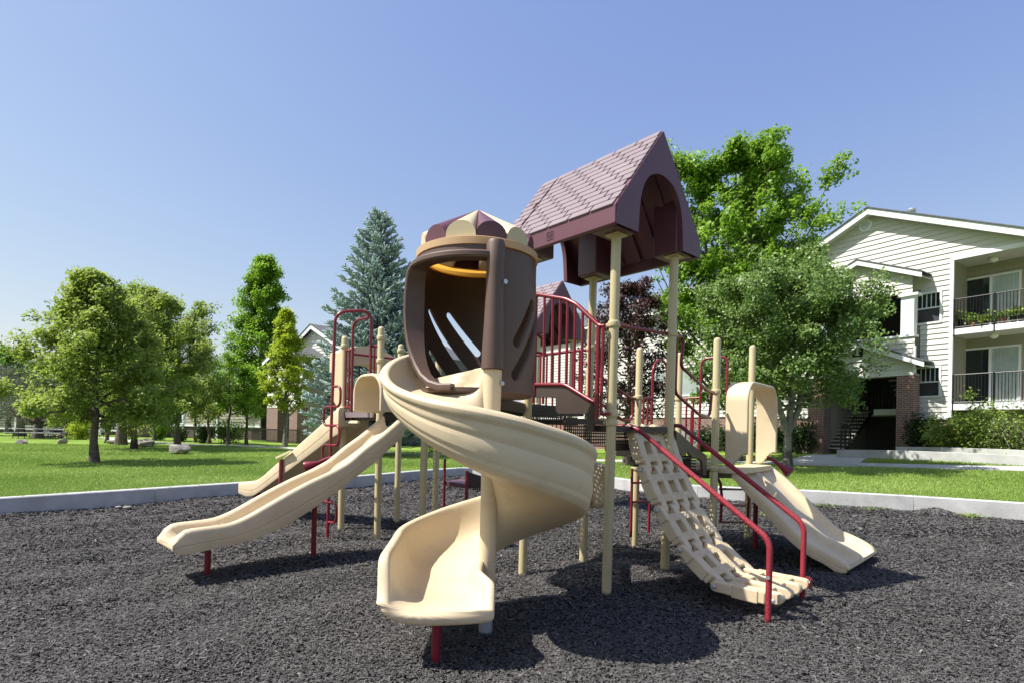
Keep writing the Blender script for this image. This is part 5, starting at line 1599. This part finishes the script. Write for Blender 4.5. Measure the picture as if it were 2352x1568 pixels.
tree('lawn_tree', 'slender double stemmed tree left of the dark trunk', b, hgt(235, 850, b), P_tab([(.2,1.2),(.5,2.2),(.8,1.6),(1,.3)]), 6500, .17, LM['bright'], 14, clump=.38, nlimb=18, h0=.3, up=.4, trunk_r=.18, fork=(.08, [(-.5,.1,.9),(.5,.2,.95)]), sub=4)
b = at(408, 1012, 32)
tree('lawn_tree', 'round green tree with wispy upper right branches beside the grey roof', b, hgt(400, 755, b), P_tab([(.2,1.8),(.35,2.5),(.55,2.5),(.8,1.7),(1,.5)]), 20000, .15, LM['green'], 15, clump=.36, nlimb=28, h0=.24, up=.4, trunk_r=.15, sub=5)
for (u, v, Y, vt, R, seed, lab) in ((478,1010,38,872,1.9,16,'small thin tree before the downpipe of the brick and siding house'), (450,1010,40,872,1.5,17,'small thin tree before the dark window of the brick and siding house'), (524,1008,36,812,1.9,18,'small bushy tree left of the dark columnar tree'), (566,1008,37,842,1.3,19,'narrow young tree just left of the metal fence'), (354,1009,43,860,1.7,20,'small thin tree before the brick pillar of the long house')):
    b = at(u, v, Y)
    tree('young_tree', lab, b, hgt(u, vt, b), P_tab([(.2,R*.6),(.45,R),(.75,R*.75),(1,.2)]), 3800, .17, LM['green'] if seed in (16,17,20) else LM['oak'], seed, clump=.34, nlimb=16, h0=.3, up=.5, trunk_r=.10, sub=4, group='young trees by the houses')
b = at(601, 1005, 51)
tree('columnar_tree', 'very tall dark green columnar tree left of the gabled house', b, hgt(620, 585, b),
     P_tab([(.08,2.4),(.2,3.2),(.4,2.8),(.55,2.1),(.75,1.4),(.9,.75),(1,.15)]), 46000, .25, LM['oak'], 21, clump=.50, nlimb=84, h0=.08, up=1.05, trunk_r=.26, sub=5, minr=.01)
b = at(655, 1019, 35)
tree('columnar_tree', 'shorter bright yellow green columnar tree in front of the gabled house', b, hgt(652, 710, b),
     P_tab([(.2,.95),(.3,1.6),(.45,1.4),(.65,.8),(.85,.38),(1,.06)]), 20000, .15, LM['bright'], 22, clump=.26, nlimb=60, h0=.20, up=1.1, trunk_r=.13, sub=4, bark='bark_grey', minr=.008)
# right side trees
b = at(1690, 1040, 21.3)
tree('oak_tree', 'tall bright green tree with upright ragged branches rising behind the tower roof', b, hgt(1765, 280, b)*.955,
     P_tab([(.1,2.1),(.25,3.2),(.42,2.9),(.58,2.4),(.75,1.55),(.88,.95),(1,.3)]), 84000, .15, LM['oak'], 31, clump=.31, nlimb=90, h0=.12, up=1.05, trunk_r=.28, sub=6, bark='bark_grey', fork=(.14, [(-1.7,-.4,.82),(.75,.3,.97),(-.5,-.8,.88),(.7,-.5,.84)]), minr=.006)
b = Gt(1808, 1079)
tree('ornamental_pear_tree', 'glossy dark green tree with a forked grey trunk in front of the apartment house porch', b, hgt(1850, 575, b),
     P_tab([(.18,1.8),(.3,2.45),(.42,2.35),(.53,1.85),(.64,2.2),(.8,1.5),(1,.35)]), 70000, .105, LM['glossy'], 32, clump=.30, nlimb=66, h0=.26, up=.36, trunk_r=.18, sub=6, bark='bark_grey', fork=(.17, [(-1.0,-.2,.8),(.35,.1,.97),(1.1,.3,.72)]), upl=.9, minr=.006,
     carve=lambda r: (r[:,0] < 3.0) & ~((r[:,0] > 1.55) & (r[:,2] > 3.05) & (r[:,2] < 4.45)))
b = at(1441, 1000, 21)
tree('purple_leaf_tree', 'dark purple leaved tree behind the railings of the playground tower', b, hgt(1440, 648, b),
     P_tab([(.15,1.3),(.35,1.9),(.6,1.75),(.85,1.0),(1,.3)]), 17000, .12, LM['purple'], 33, clump=.26, nlimb=36, h0=.2, up=.55, trunk_r=.13, sub=5)
# conifers
def spruce(label, base, H, R, seed, nb=230):
    rg = np.random.default_rng(seed)
    T = thing('spruce_tree', base, label, 'tree')
    base = np.array(base, float)
    pos0, pos1, rad, tint = [], [], [], []
    paths = [([base, base+np.array([0,0,H*.5]), base+np.array([0,0,H*.99])], [.2,.12,.015])]
    for j in range(nb):
        t = (j+.5)/nb
        h = H*(.04 + .955*t**1.0)
        rel = h/H
        L = R*(1-rel)**.82*rg.uniform(.78,1.12) + .12
        if rel < .12: L *= .85
        ang = j*2.39996+rg.uniform(-.3,.3)
        d = np.array([math.cos(ang), math.sin(ang), 0])
        lift = (.55*rel+.05)*L
        ctl = [base+np.array([0,0,h]), base+np.array([0,0,h])+d*L*.5+np.array([0,0,-.06*L+lift*.3]), base+np.array([0,0,h])+d*L+np.array([0,0,lift])]
        paths.append((ctl, [.03,.018,.006]))
        k = max(7, int(L*15))
        side = np.cross(d, [0,0,1])
        for i in range(k):
            q = .18 + .82*(i+.5)/k
            p = (1-q)**2*ctl[0] + 2*q*(1-q)*ctl[1] + q*q*ctl[2]
            for s in (-1, 1, 0):
                if s == 0 and rg.random() < .35: continue
                tl = rg.uniform(.20,.36)*(1 if s else .9)*(.55+.45*(1-rel))*1.15
                dv = unit(d*rg.uniform(.45,.9) + side*s*rg.uniform(.35,.9) + np.array([0,0,rg.uniform(.15,.75)]) + rg.normal(size=3)*.12)
                ln = rg.uniform(.2, .9)*L*.28 if s else 0
                st = p + side*s*ln*rg.uniform(.2,1)
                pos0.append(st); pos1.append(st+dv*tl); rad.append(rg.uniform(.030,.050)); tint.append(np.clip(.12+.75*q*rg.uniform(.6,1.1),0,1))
        for s in range(3):
            dv = unit(d + np.array([0,0,rg.uniform(.3,.9)]) + rg.normal(size=3)*.3); pos0.append(ctl[2]); pos1.append(ctl[2]+dv*.3); rad.append(.035); tint.append(.85)
    for s in range(10):
        dv = unit(np.array([0,0,1.6])+rg.normal(size=3)*.5); o = base+np.array([0,0,H-.1-.12*s]); pos0.append(o); pos1.append(o+dv*.38); rad.append(.03); tint.append(.5)
    p0, p1, r, tint = np.array(pos0), np.array(pos1), np.array(rad)[:,None], np.array(tint)
    ax = unit(p1-p0); a = unit(np.cross(ax, rg.normal(size=ax.shape))); bb = np.cross(ax, a)
    n = len(p0); ms = 4
    # spindle: four-sided, rough ends
    m0, m1 = p0+(p1-p0)*.15, p0+(p1-p0)*.75
    ring0 = [m0 + (a*math.cos(2*math.pi*k/ms)+bb*math.sin(2*math.pi*k/ms))*r*1.0 for k in range(ms)]
    ring1 = [m1 + (a*math.cos(2*math.pi*k/ms)+bb*math.sin(2*math.pi*k/ms))*r*.85 for k in range(ms)]
    V = np.stack([p0]+ring0+ring1+[p1], 1).reshape(-1,3); st = 2+2*ms
    Q, TT = [], []
    o = (np.arange(n)*st)[:,None]
    for k in range(ms):
        k2 = (k+1) % ms
        Q += [o+np.array([[0,1+k,1+k2,0]]), o+np.array([[1+k,1+ms+k,1+ms+k2,1+k2]]), o+np.array([[1+ms+k,st-1,1+ms+k2,1+ms+k]])]
    tri = np.concatenate([Q[i][:,:3] for i in range(len(Q)) if i % 3 != 1]); quad = np.concatenate([Q[i] for i in range(len(Q)) if i % 3 == 1])
    allq = np.concatenate([tri, quad[:,[0,1,2]], quad[:,[0,2,3]]])
    tn = np.concatenate([tint]*(2*ms) + [tint]*ms + [tint]*ms)
    # needles
    nn = 7
    pp = np.repeat(p0, nn, 0) + np.repeat(p1-p0, nn, 0)*rg.uniform(.1,1,(n*nn,1))
    nd = unit(np.repeat(ax, nn, 0)*.7 + unit(rg.normal(size=(n*nn,3))))
    w = np.cross(nd, rg.normal(size=nd.shape)); w = unit(w)*.010
    ln = .085
    Vn = np.stack([pp-w, pp+w, pp+nd*ln], 1).reshape(-1,3)
    Qn = np.arange(n*nn*3).reshape(-1,3) + len(V)
    bark_mesh('trunk', paths, M['bark'], T)
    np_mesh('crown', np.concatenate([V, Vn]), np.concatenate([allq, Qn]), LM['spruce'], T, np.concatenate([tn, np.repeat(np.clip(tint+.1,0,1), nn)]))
    return T
b = Gt(848, 1045); b = Vector((at(860,1040,26).x, 26, .26))
spruce('tall blue grey spruce behind the brown hood of the spiral slide', b, hgt(893, 490, b), 3.5, 41)
for (u, v, Y, vt, R, seed, lab) in ((86,1006,44,880,3.6,51,'grey green pine with a thick trunk beside the picnic table'), (-30,1004,50,835,3.8,52,'dark pine cut off by the left edge of the picture'), (20,1004,60,800,3.0,53,'broad tree top rising behind the pines at the far left'), (155,1004,56,880,3.0,54,'pine standing before the white banded brick house'), (46,1004,49,850,3.2,55,'dense pine just left of the picnic table, in front of the low brick house'), (330,1004,57,880,2.8,56,'pine behind the forked tree at the right end of the low brick house')):  # the last two pines are added to close gaps and shade the low house
    b = at(u, v, Y)
    if seed == 53: tree('lawn_tree', lab, b, hgt(u, vt, b), P_round(R), 7000, .26, LM['dgreen'], seed, clump=.6, nlimb=24, h0=.3, up=.4, trunk_r=.25, sub=4)
    else: tree('pine_tree', lab, b, hgt(u, vt, b), P_tab([(.2,R*.9),(.4,R),(.7,R*.75),(1,R*.2)]), 15000, .22, LM['pine'], seed, clump=.42, nlimb=34, h0=.22, up=.25, trunk_r=.36, sub=5, aspect=.10, droop=.2)
# shrubs
def shrub(label, base, rx, ry, h, n, size, lm, seed, cat='shrub', name='shrub', stems=14, twigs=None, group=None):
    rg = np.random.default_rng(seed)
    T = thing(name, base, label, cat, group)
    base = np.array(base, float); paths, tips = [], []
    for j in range(stems):
        a = j*2.4; e = base + np.array([math.cos(a)*rx*rg.uniform(.3,1), math.sin(a)*ry*rg.uniform(.3,1), h*rg.uniform(.55,1)])
        m_ = base + (e-base)*.5 + np.array([0,0,.1*h]); paths.append(([base+rg.normal(size=3)*np.array([.1,.1,0]), m_, e], [.03,.02,.006]))
        tips += [e, m_+(e-m_)*.5, m_]
        for s in range(5):
            o = base+(e-base)*rg.uniform(.3,1); t2 = o + rg.normal(size=3)*np.array([rx,ry,h])*.25; t2[2] = max(t2[2], base[2]+.1); paths.append(([o, t2], [.012,.004])); tips.append(t2)
    tips = np.array(tips); idx = rg.integers(0, len(tips), n)
    pos = tips[idx] + rg.normal(size=(n,3))*np.array([rx,ry,h])*.13; pos[:,2] = np.maximum(pos[:,2], base[2]+.03)
    ct = rg.uniform(.1,.9,len(tips)); tint = np.clip(ct[idx]+rg.normal(size=n)*.2, 0, 1)
    v, q = leaf_quads(pos, size, rg, .6)
    bark_mesh('stem', paths, M['bark_grey' if twigs else 'bark'], T)
    np_mesh('foliage', v, q, lm, T, tint)
    return T
bs = F1.p(F1.px(2195,1045,1.0)[0], 0, 1.0); bs.z = gz(bs.x,bs.y)
shrub('big lime green shrub between the brick pillar and the balcony', bs+F1.d*.1, 1.0, .8, 1.35, 7500, .10, LM['shrub'], 61)
bs2 = F1.p(F1.px(2120,1045,.7)[0], 0, .7); bs2.z = gz(bs2.x,bs2.y)
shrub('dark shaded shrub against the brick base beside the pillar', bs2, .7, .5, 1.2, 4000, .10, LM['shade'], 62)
bs3 = F1.p(F1.px(2325,1045,1.0)[0], 0, 1.0); bs3.z = gz(bs3.x,bs3.y)
shrub('half bare shrub with grey twigs at the right edge of the picture', bs3, .9, .8, 1.55, 3200, .09, LM['shrub'], 63, stems=34, twigs=True)
for i, (u, o_) in enumerate(((1840, .9), (1785, .8), (1720, .9), (1660, .9), (1600, 1.0), (1530, 1.0))):
    p_ = F1.p(F1.px(u,1045,o_)[0], 0, o_); p_.z = gz(p_.x,p_.y)
    if i: p_ = p_ - F1.n*.6
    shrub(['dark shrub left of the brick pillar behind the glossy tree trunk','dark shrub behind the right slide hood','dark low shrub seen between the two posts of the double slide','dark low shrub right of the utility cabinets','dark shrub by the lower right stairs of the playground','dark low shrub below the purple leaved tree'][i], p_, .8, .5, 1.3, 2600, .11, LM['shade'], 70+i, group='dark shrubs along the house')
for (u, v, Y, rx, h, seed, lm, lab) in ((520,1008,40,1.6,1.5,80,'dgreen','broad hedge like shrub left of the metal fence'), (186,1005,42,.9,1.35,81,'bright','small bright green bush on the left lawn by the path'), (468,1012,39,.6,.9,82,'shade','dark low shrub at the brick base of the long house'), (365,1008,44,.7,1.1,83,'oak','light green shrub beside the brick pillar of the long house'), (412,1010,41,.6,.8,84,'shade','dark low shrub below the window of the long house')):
    shrub(lab, at(u, v, Y), rx, .7, h, 2200, .13, LM[lm], seed)
p_ = Gt(1280, 1058)+Vector((.3,3.2,0)); p_.z = gz(p_.x,p_.y)
shrub('light green shrub seen under the stairs behind the near tower', p_, .7, .6, .8, 2500, .10, LM['shrub'], 90)
p_ = Gt(1010, 1046)+Vector((-.4,3.5,0)); p_.z = gz(p_.x,p_.y)
shrub('light green shrub beyond the path left of the spiral slide', p_, .9, .6, .8, 2500, .10, LM['shrub'], 91)
# potted plants on the upper balcony
for i, (u, hh, o_, lab) in enumerate(((2207,.75,-.35,'tall black pot with trailing plant at the left end of the upper balcony'), (2236,.42,-.2,'small pot with bright leaves second from the left on the upper balcony'), (2263,.36,-.2,'low potted plant third from the left on the upper balcony'), (2284,.34,-.2,'low potted plant at the railing post of the upper balcony'), (2304,.42,-.2,'bushy potted plant right of the railing post on the upper balcony'), (2328,.5,-.2,'larger potted plant near the right edge on the upper balcony'), (2346,.5,-.2,'potted plant at the right edge of the picture on the upper balcony'))):
    a = F1.px(u, 750, o_)[0]; p_ = F1.p(a, zu1+.005, o_)
    rg = np.random.default_rng(200+i)
    t_ = thing('potted_plant', p_, lab, 'potted plant', 'potted plants on the upper balcony')
    ph_ = .5*hh
    MB().lathe([(.07,0),(.10,ph_*.9),(.115,ph_*.92),(.115,ph_),(.09,ph_),(.088,ph_*.9),(.01,ph_*.88)], p_, 14).build('pot', M['blackmetal' if i % 3 != 1 else 'terracotta'], t_, smooth=40)
    pos = np.array(p_+Vector((0,0,ph_+.12))) + rg.normal(size=(240,3))*np.array([.13,.10,.09])
    v, q = leaf_quads(pos, .075, rg, .6)
    np_mesh('foliage', v, q, LM['shrub'], t_, rg.uniform(0,1,240))
p_ = F1.p(F1.px(2208,760,-.45)[0], zu1, -.45)

# ------------------------------------------------------------------ boulders, picnic tables
def boulder(u, v, wpx, hpx, seed, label, Y=None, name='boulder'):
    b = Gt(u, v) if Y is None else at(u, v, Y)
    s = b.y/FPX
    w, h = wpx*s/2, hpx*s
    rg = np.random.default_rng(seed)
    bm = bmesh.new(); bmesh.ops.create_icosphere(bm, subdivisions=4, radius=1)
    pl = [(unit(rg.normal(size=3)*np.array([1,1,.8])), rg.uniform(.62,.9)) for _ in range(16)]
    for vt in bm.verts:
        c = np.array(vt.co)
        for nrm, dd in pl:
            k = c.dot(nrm)
            if k > dd: c = c - nrm*(k-dd)*.92
        c = c*(1+.04*math.sin(c[0]*9+seed)*math.sin(c[1]*8)*math.sin(c[2]*7+1) + rg.normal()*.008)
        vt.co = Vector((b.x + c[0]*w*1.12, b.y + c[1]*w*.9, b.z + h*.42 + c[2]*h*.66))
    me = bpy.data.meshes.new(name); bm.to_mesh(me); bm.free(); me.materials.append(M['boulder'])
    me.polygons.foreach_set('use_smooth', [True]*len(me.polygons)); me.set_sharp_from_angle(angle=math.radians(22))
    return tag(link_mesh(name, me, None), label, 'boulder', 'boulders on the left lawn')
boulder(412, 1042, 50, 23, 1, 'squarish grey boulder farthest right on the left lawn')
boulder(336, 1027, 44, 20, 2, 'long pale boulder lying against the forked tree')
boulder(52, 1019, 24, 11, 3, 'rounded pale boulder farthest left near the picnic table')
boulder(142, 1018, 21, 13, 4, 'small blocky boulder in the open left of the front tree trunk')
boulder(258, 1018, 26, 9, 5, 'low boulder at the foot of the dark trunk')
boulder(115, 1004, 26, 8, 6, 'pale flat boulder in the shade behind the blocky boulder', 46)
boulder(137, 1004, 16, 9, 7, 'pale peaked boulder beside the flat one in the shade', 46)
def picnic(u, v, Y, ang, label, L=2.4, name='picnic_table'):
    b = at(u, v, Y)
    X = Vector((math.cos(ang), math.sin(ang), 0)); Yv = Vector((-X.y, X.x, 0)); Zv = Vector((0,0,1))
    t = thing(name, b, label, 'picnic table', 'picnic tables')
    MB().box(b+Zv*.74, (L,.8,.05), X, Yv).build('table_top', M['path'], t, bevel=.01)
    for s in (-1, 1): MB().box(b+Zv*.45+Yv*s*.72, (L,.26,.045), X, Yv).build('bench_seat', M['path'], t, bevel=.01)
    for s in (-1, 1):
        mb = MB(); c = b + X*s*L*.34
        mb.tube(fillet([c-Yv*.78, c-Yv*.78+Zv*.43, c+Yv*.78+Zv*.43, c+Yv*.78], .1), .022, 8)
        mb.tube([c-Yv*.3, c-Yv*.22+Zv*.72], .022, 8); mb.tube([c+Yv*.3, c+Yv*.22+Zv*.72], .022, 8)
        mb.build('leg_frame', M['blackmetal'], t, smooth=40)
picnic(92, 1007, 42, .06, 'long grey topped picnic table on black legs beside the pine at far left', 3.9)
picnic(211, 1004, 50, .1, 'distant picnic table in the shade behind the front tree trunk', 2.4)
# crumpled scraps by the kerb
for i, (u, v, s, lab) in enumerate(((273,1165,.05,'small pale stone chip lying on the mulch by the left kerb, left of two'), (293,1166,.07,'small pale stone chip lying on the mulch by the left kerb, right of two'))):
    p_ = G(u, v); rg = np.random.default_rng(300+i)
    bm = bmesh.new(); bmesh.ops.create_icosphere(bm, subdivisions=2, radius=s)
    for vt in bm.verts: vt.co = Vector((vt.co.x*1.3, vt.co.y*.8, vt.co.z*.5))*float(rg.uniform(.75,1.1)) + p_ + Vector((0,0,.015))
    me = bpy.data.meshes.new('stone_chip'); bm.to_mesh(me); bm.free(); me.materials.append(M['boulder'])
    tag(link_mesh('stone_chip', me, None), lab, 'stone', 'stone chips by the kerb')

# ------------------------------------------------------------------ loose surfaces: mulch chips and grass
def in_bed(x, y, shrink=.0):
    P = np.array([[p.x, p.y] for p in K]); n = len(P)
    inside = np.zeros(len(x), bool); j = n-1
    for i in range(n):
        xi, yi, xj, yj = P[i,0], P[i,1], P[j,0], P[j,1]
        c = ((yi > y) != (yj > y)) & (x < (xj-xi)*(y-yi)/(yj-yi+1e-12)+xi)
        inside ^= c; j = i
    return inside
chips = []
rg = np.random.default_rng(99)
for (y0, y1, dens, sc_) in ((1.9,3.0,14000,.86),(3.0,4.2,10500,.94),(4.2,6.0,6800,1.05),(6.0,8.5,3800,1.25),(8.5,12,1700,1.75),(12,18,650,2.5)):
    xm = y1*.98+1.2
    n = int((y1-y0)*2*xm*dens)
    x, y = rg.uniform(-xm, xm, n), rg.uniform(y0, y1, n)
    ok = (np.abs(x) < y*.96+1.2) & in_bed(x, y)
    chips.append(np.stack([x[ok], y[ok], np.full(ok.sum(), sc_)], 1))
c = np.concatenate(chips); n = len(c)
zz = sum(b.z*np.exp(-((c[:,0]-b.x)**2+(c[:,1]-b.y)**2)/.22) for b in BUMPS) + .018*np.sin(c[:,0]*1.9+1.3*np.sin(c[:,1]*1.1)) + .016*np.sin(c[:,1]*2.3+c[:,0]*.7) + .01*np.sin(c[:,0]*5.1-c[:,1]*3.7)
# heap of chips against the right kerb
hp_ = G(2150, 1180)
zz = zz + .10*np.exp(-((c[:,0]-hp_.x)**2/.12+(c[:,1]-hp_.y)**2/.05))
pos = np.stack([c[:,0], c[:,1], zz + rg.uniform(-.006,.014,n)*c[:,2]**.5], 1)
yaw = rg.uniform(0, 2*math.pi, n)
d = np.stack([np.cos(yaw), np.sin(yaw), rg.normal(size=n)*.20], 1); d = unit(d)
s_ = np.stack([-np.sin(yaw), np.cos(yaw), rg.normal(size=n)*.32], 1); s_ = unit(s_)
Ln = (rg.gamma(4, .0048, n)+.005)*c[:,2]; Wd = (rg.gamma(4,.0018,n)+.0024)*c[:,2]
tp = rg.uniform(.35,1,n)
stw_ = rg.random(n) < .0007; Ln[stw_] *= 1.6; Wd[stw_] *= .35
nr = np.cross(d, s_)
dz = (rg.uniform(0,.25,n)*Ln)[:,None]*nr
v = np.stack([pos - d*Ln[:,None]/2 - s_*Wd[:,None]/2, pos + d*Ln[:,None]/2 - s_*(Wd*tp)[:,None]/2 + dz, pos + d*Ln[:,None]/2 + s_*(Wd*tp)[:,None]/2 + dz, pos - d*Ln[:,None]/2 + s_*Wd[:,None]/2], 1).reshape(-1,3)
tint = np.clip(rg.beta(2.2,3.2,n), 0, 1)
tint[rg.random(n) < .003] = 2.0
tint[stw_] = 3.0
m, nt, N, L, P, out = mk('rubber_mulch')
P.inputs['Roughness'].default_value = .75; P.inputs['Specular IOR Level'].default_value = .2
atn = N.new('ShaderNodeAttribute'); atn.attribute_name = 'tint'
mx = N.new('ShaderNodeMix'); mx.data_type = 'RGBA'; mx.clamp_factor = False
mx.inputs[6].default_value = (.040,.037,.037,1); mx.inputs[7].default_value = (.156,.148,.141,1)
L.new(atn.outputs['Fac'], mx.inputs[0]); L.new(mx.outputs[2], P.inputs['Base Color'])
o = np_mesh('rubber_mulch', v, np.arange(n*4).reshape(n,4), m, None, tint)
tag(o, 'loose dark grey shredded rubber mulch covering the play area', 'mulch', kind='stuff')
# grass blades on the lawn
gl = []
for (y0, y1, dens, sc_) in ((8,12,2600,1.0),(12,16,1500,1.25),(16,22,700,1.7),(22,32,260,2.4)):
    xm = y1*.98
    n = int((y1-y0)*2*xm*dens)
    x, y = rg.uniform(-xm, xm, n), rg.uniform(y0, y1, n)
    P_ = np.array([[p.x, p.y] for p in K])
    ok = (np.abs(x) < y*.95) & ~in_bed(x, y)
    x, y = x[ok], y[ok]
    # keep clear of the kerb top, paths and walls
    dmin = np.full(len(x), 9.)
    for k in range(0, len(P_)):
        dmin = np.minimum(dmin, np.hypot(x-P_[k,0], y-P_[k,1]))
    ok = dmin > .27
    for pts, w in ((pr, .62), (pl, .66), ([Gt(1880,1066), Gt(1905,1052), Gt(1935,1044)], 1.2)):
        for a_, b_ in zip(pts, pts[1:]):
            ax, ay, bx, by = a_.x, a_.y, b_.x, b_.y
            t = np.clip(((x-ax)*(bx-ax)+(y-ay)*(by-ay))/((bx-ax)**2+(by-ay)**2), 0, 1)
            ok &= np.hypot(x-ax-t*(bx-ax), y-ay-t*(by-ay)) > w
    sd = (x-F1.O.x)*F1.n.x + (y-F1.O.y)*F1.n.y
    ok &= ~((sd < 3.2) & (x > 6)) & ~((sd < 0.3) & (x > 2))
    gl.append(np.stack([x[ok], y[ok], np.full(ok.sum(), sc_)], 1))
g = np.concatenate(gl); n = len(g)
sm = lambda x: np.clip(x,0,1)**2*(3-2*np.clip(x,0,1))
gzv = .26 + .052*np.maximum(0, g[:,0]-4)*sm((g[:,1]-8)/13)
p0 = np.stack([g[:,0], g[:,1], gzv-.012], 1)
yaw = rg.uniform(0, 2*math.pi, n)
hh = rg.uniform(.028,.06,n)*(.7+.3*g[:,2]); wd = .0055*g[:,2]*1.5
side = np.stack([np.cos(yaw), np.sin(yaw), np.zeros(n)], 1)*wd[:,None]
tipv = np.stack([rg.normal(size=n)*.45, rg.normal(size=n)*.45, np.ones(n)], 1)*hh[:,None]
v = np.stack([p0-side, p0+side, p0+tipv], 1).reshape(-1,3)
patch = .5+.25*np.sin(g[:,0]*.9+np.sin(g[:,1]*.7)*2)+.25*np.sin(g[:,1]*1.3+g[:,0]*.4)
tint = np.clip(patch*.45 + .12 + rg.uniform(0,.36,n), 0, 1)
LM['grass'] = leaf_mat('grass_blade', (.15,.27,.03), (.42,.53,.15), .35, rough=.5, spec=.3)
o = np_mesh('grass', v, np.arange(n*3).reshape(n,3), LM['grass'], None, tint)
tag(o, 'short mown green grass of the lawn round the play area', 'grass', kind='stuff')
# weeds at the foot of the right kerb
for i, (u, v_, s) in enumerate(((1890,1163,.16),(2005,1171,.14),(2230,1186,.12),(1760,1186,.08))):
    p_ = G(u, v_); rg2 = np.random.default_rng(400+i)
    t_ = thing('weed', p_, ['low weed tuft at the kerb just right of the double slide','weed tuft at the kerb before the mulch heap','weed tuft at the kerb right of the mulch heap','tiny weed in the mulch beyond the slide end'][i], 'weed', 'weeds along the kerb')
    pos = np.array(p_)+rg2.normal(size=(160,3))*np.array([s,s*.5,.02])+np.array([0,0,.03])
    vv, q = leaf_quads(pos, .05, rg2, .5, .3)
    np_mesh('foliage', vv, q, LM['shrub'], t_, rg2.uniform(0,1,160))
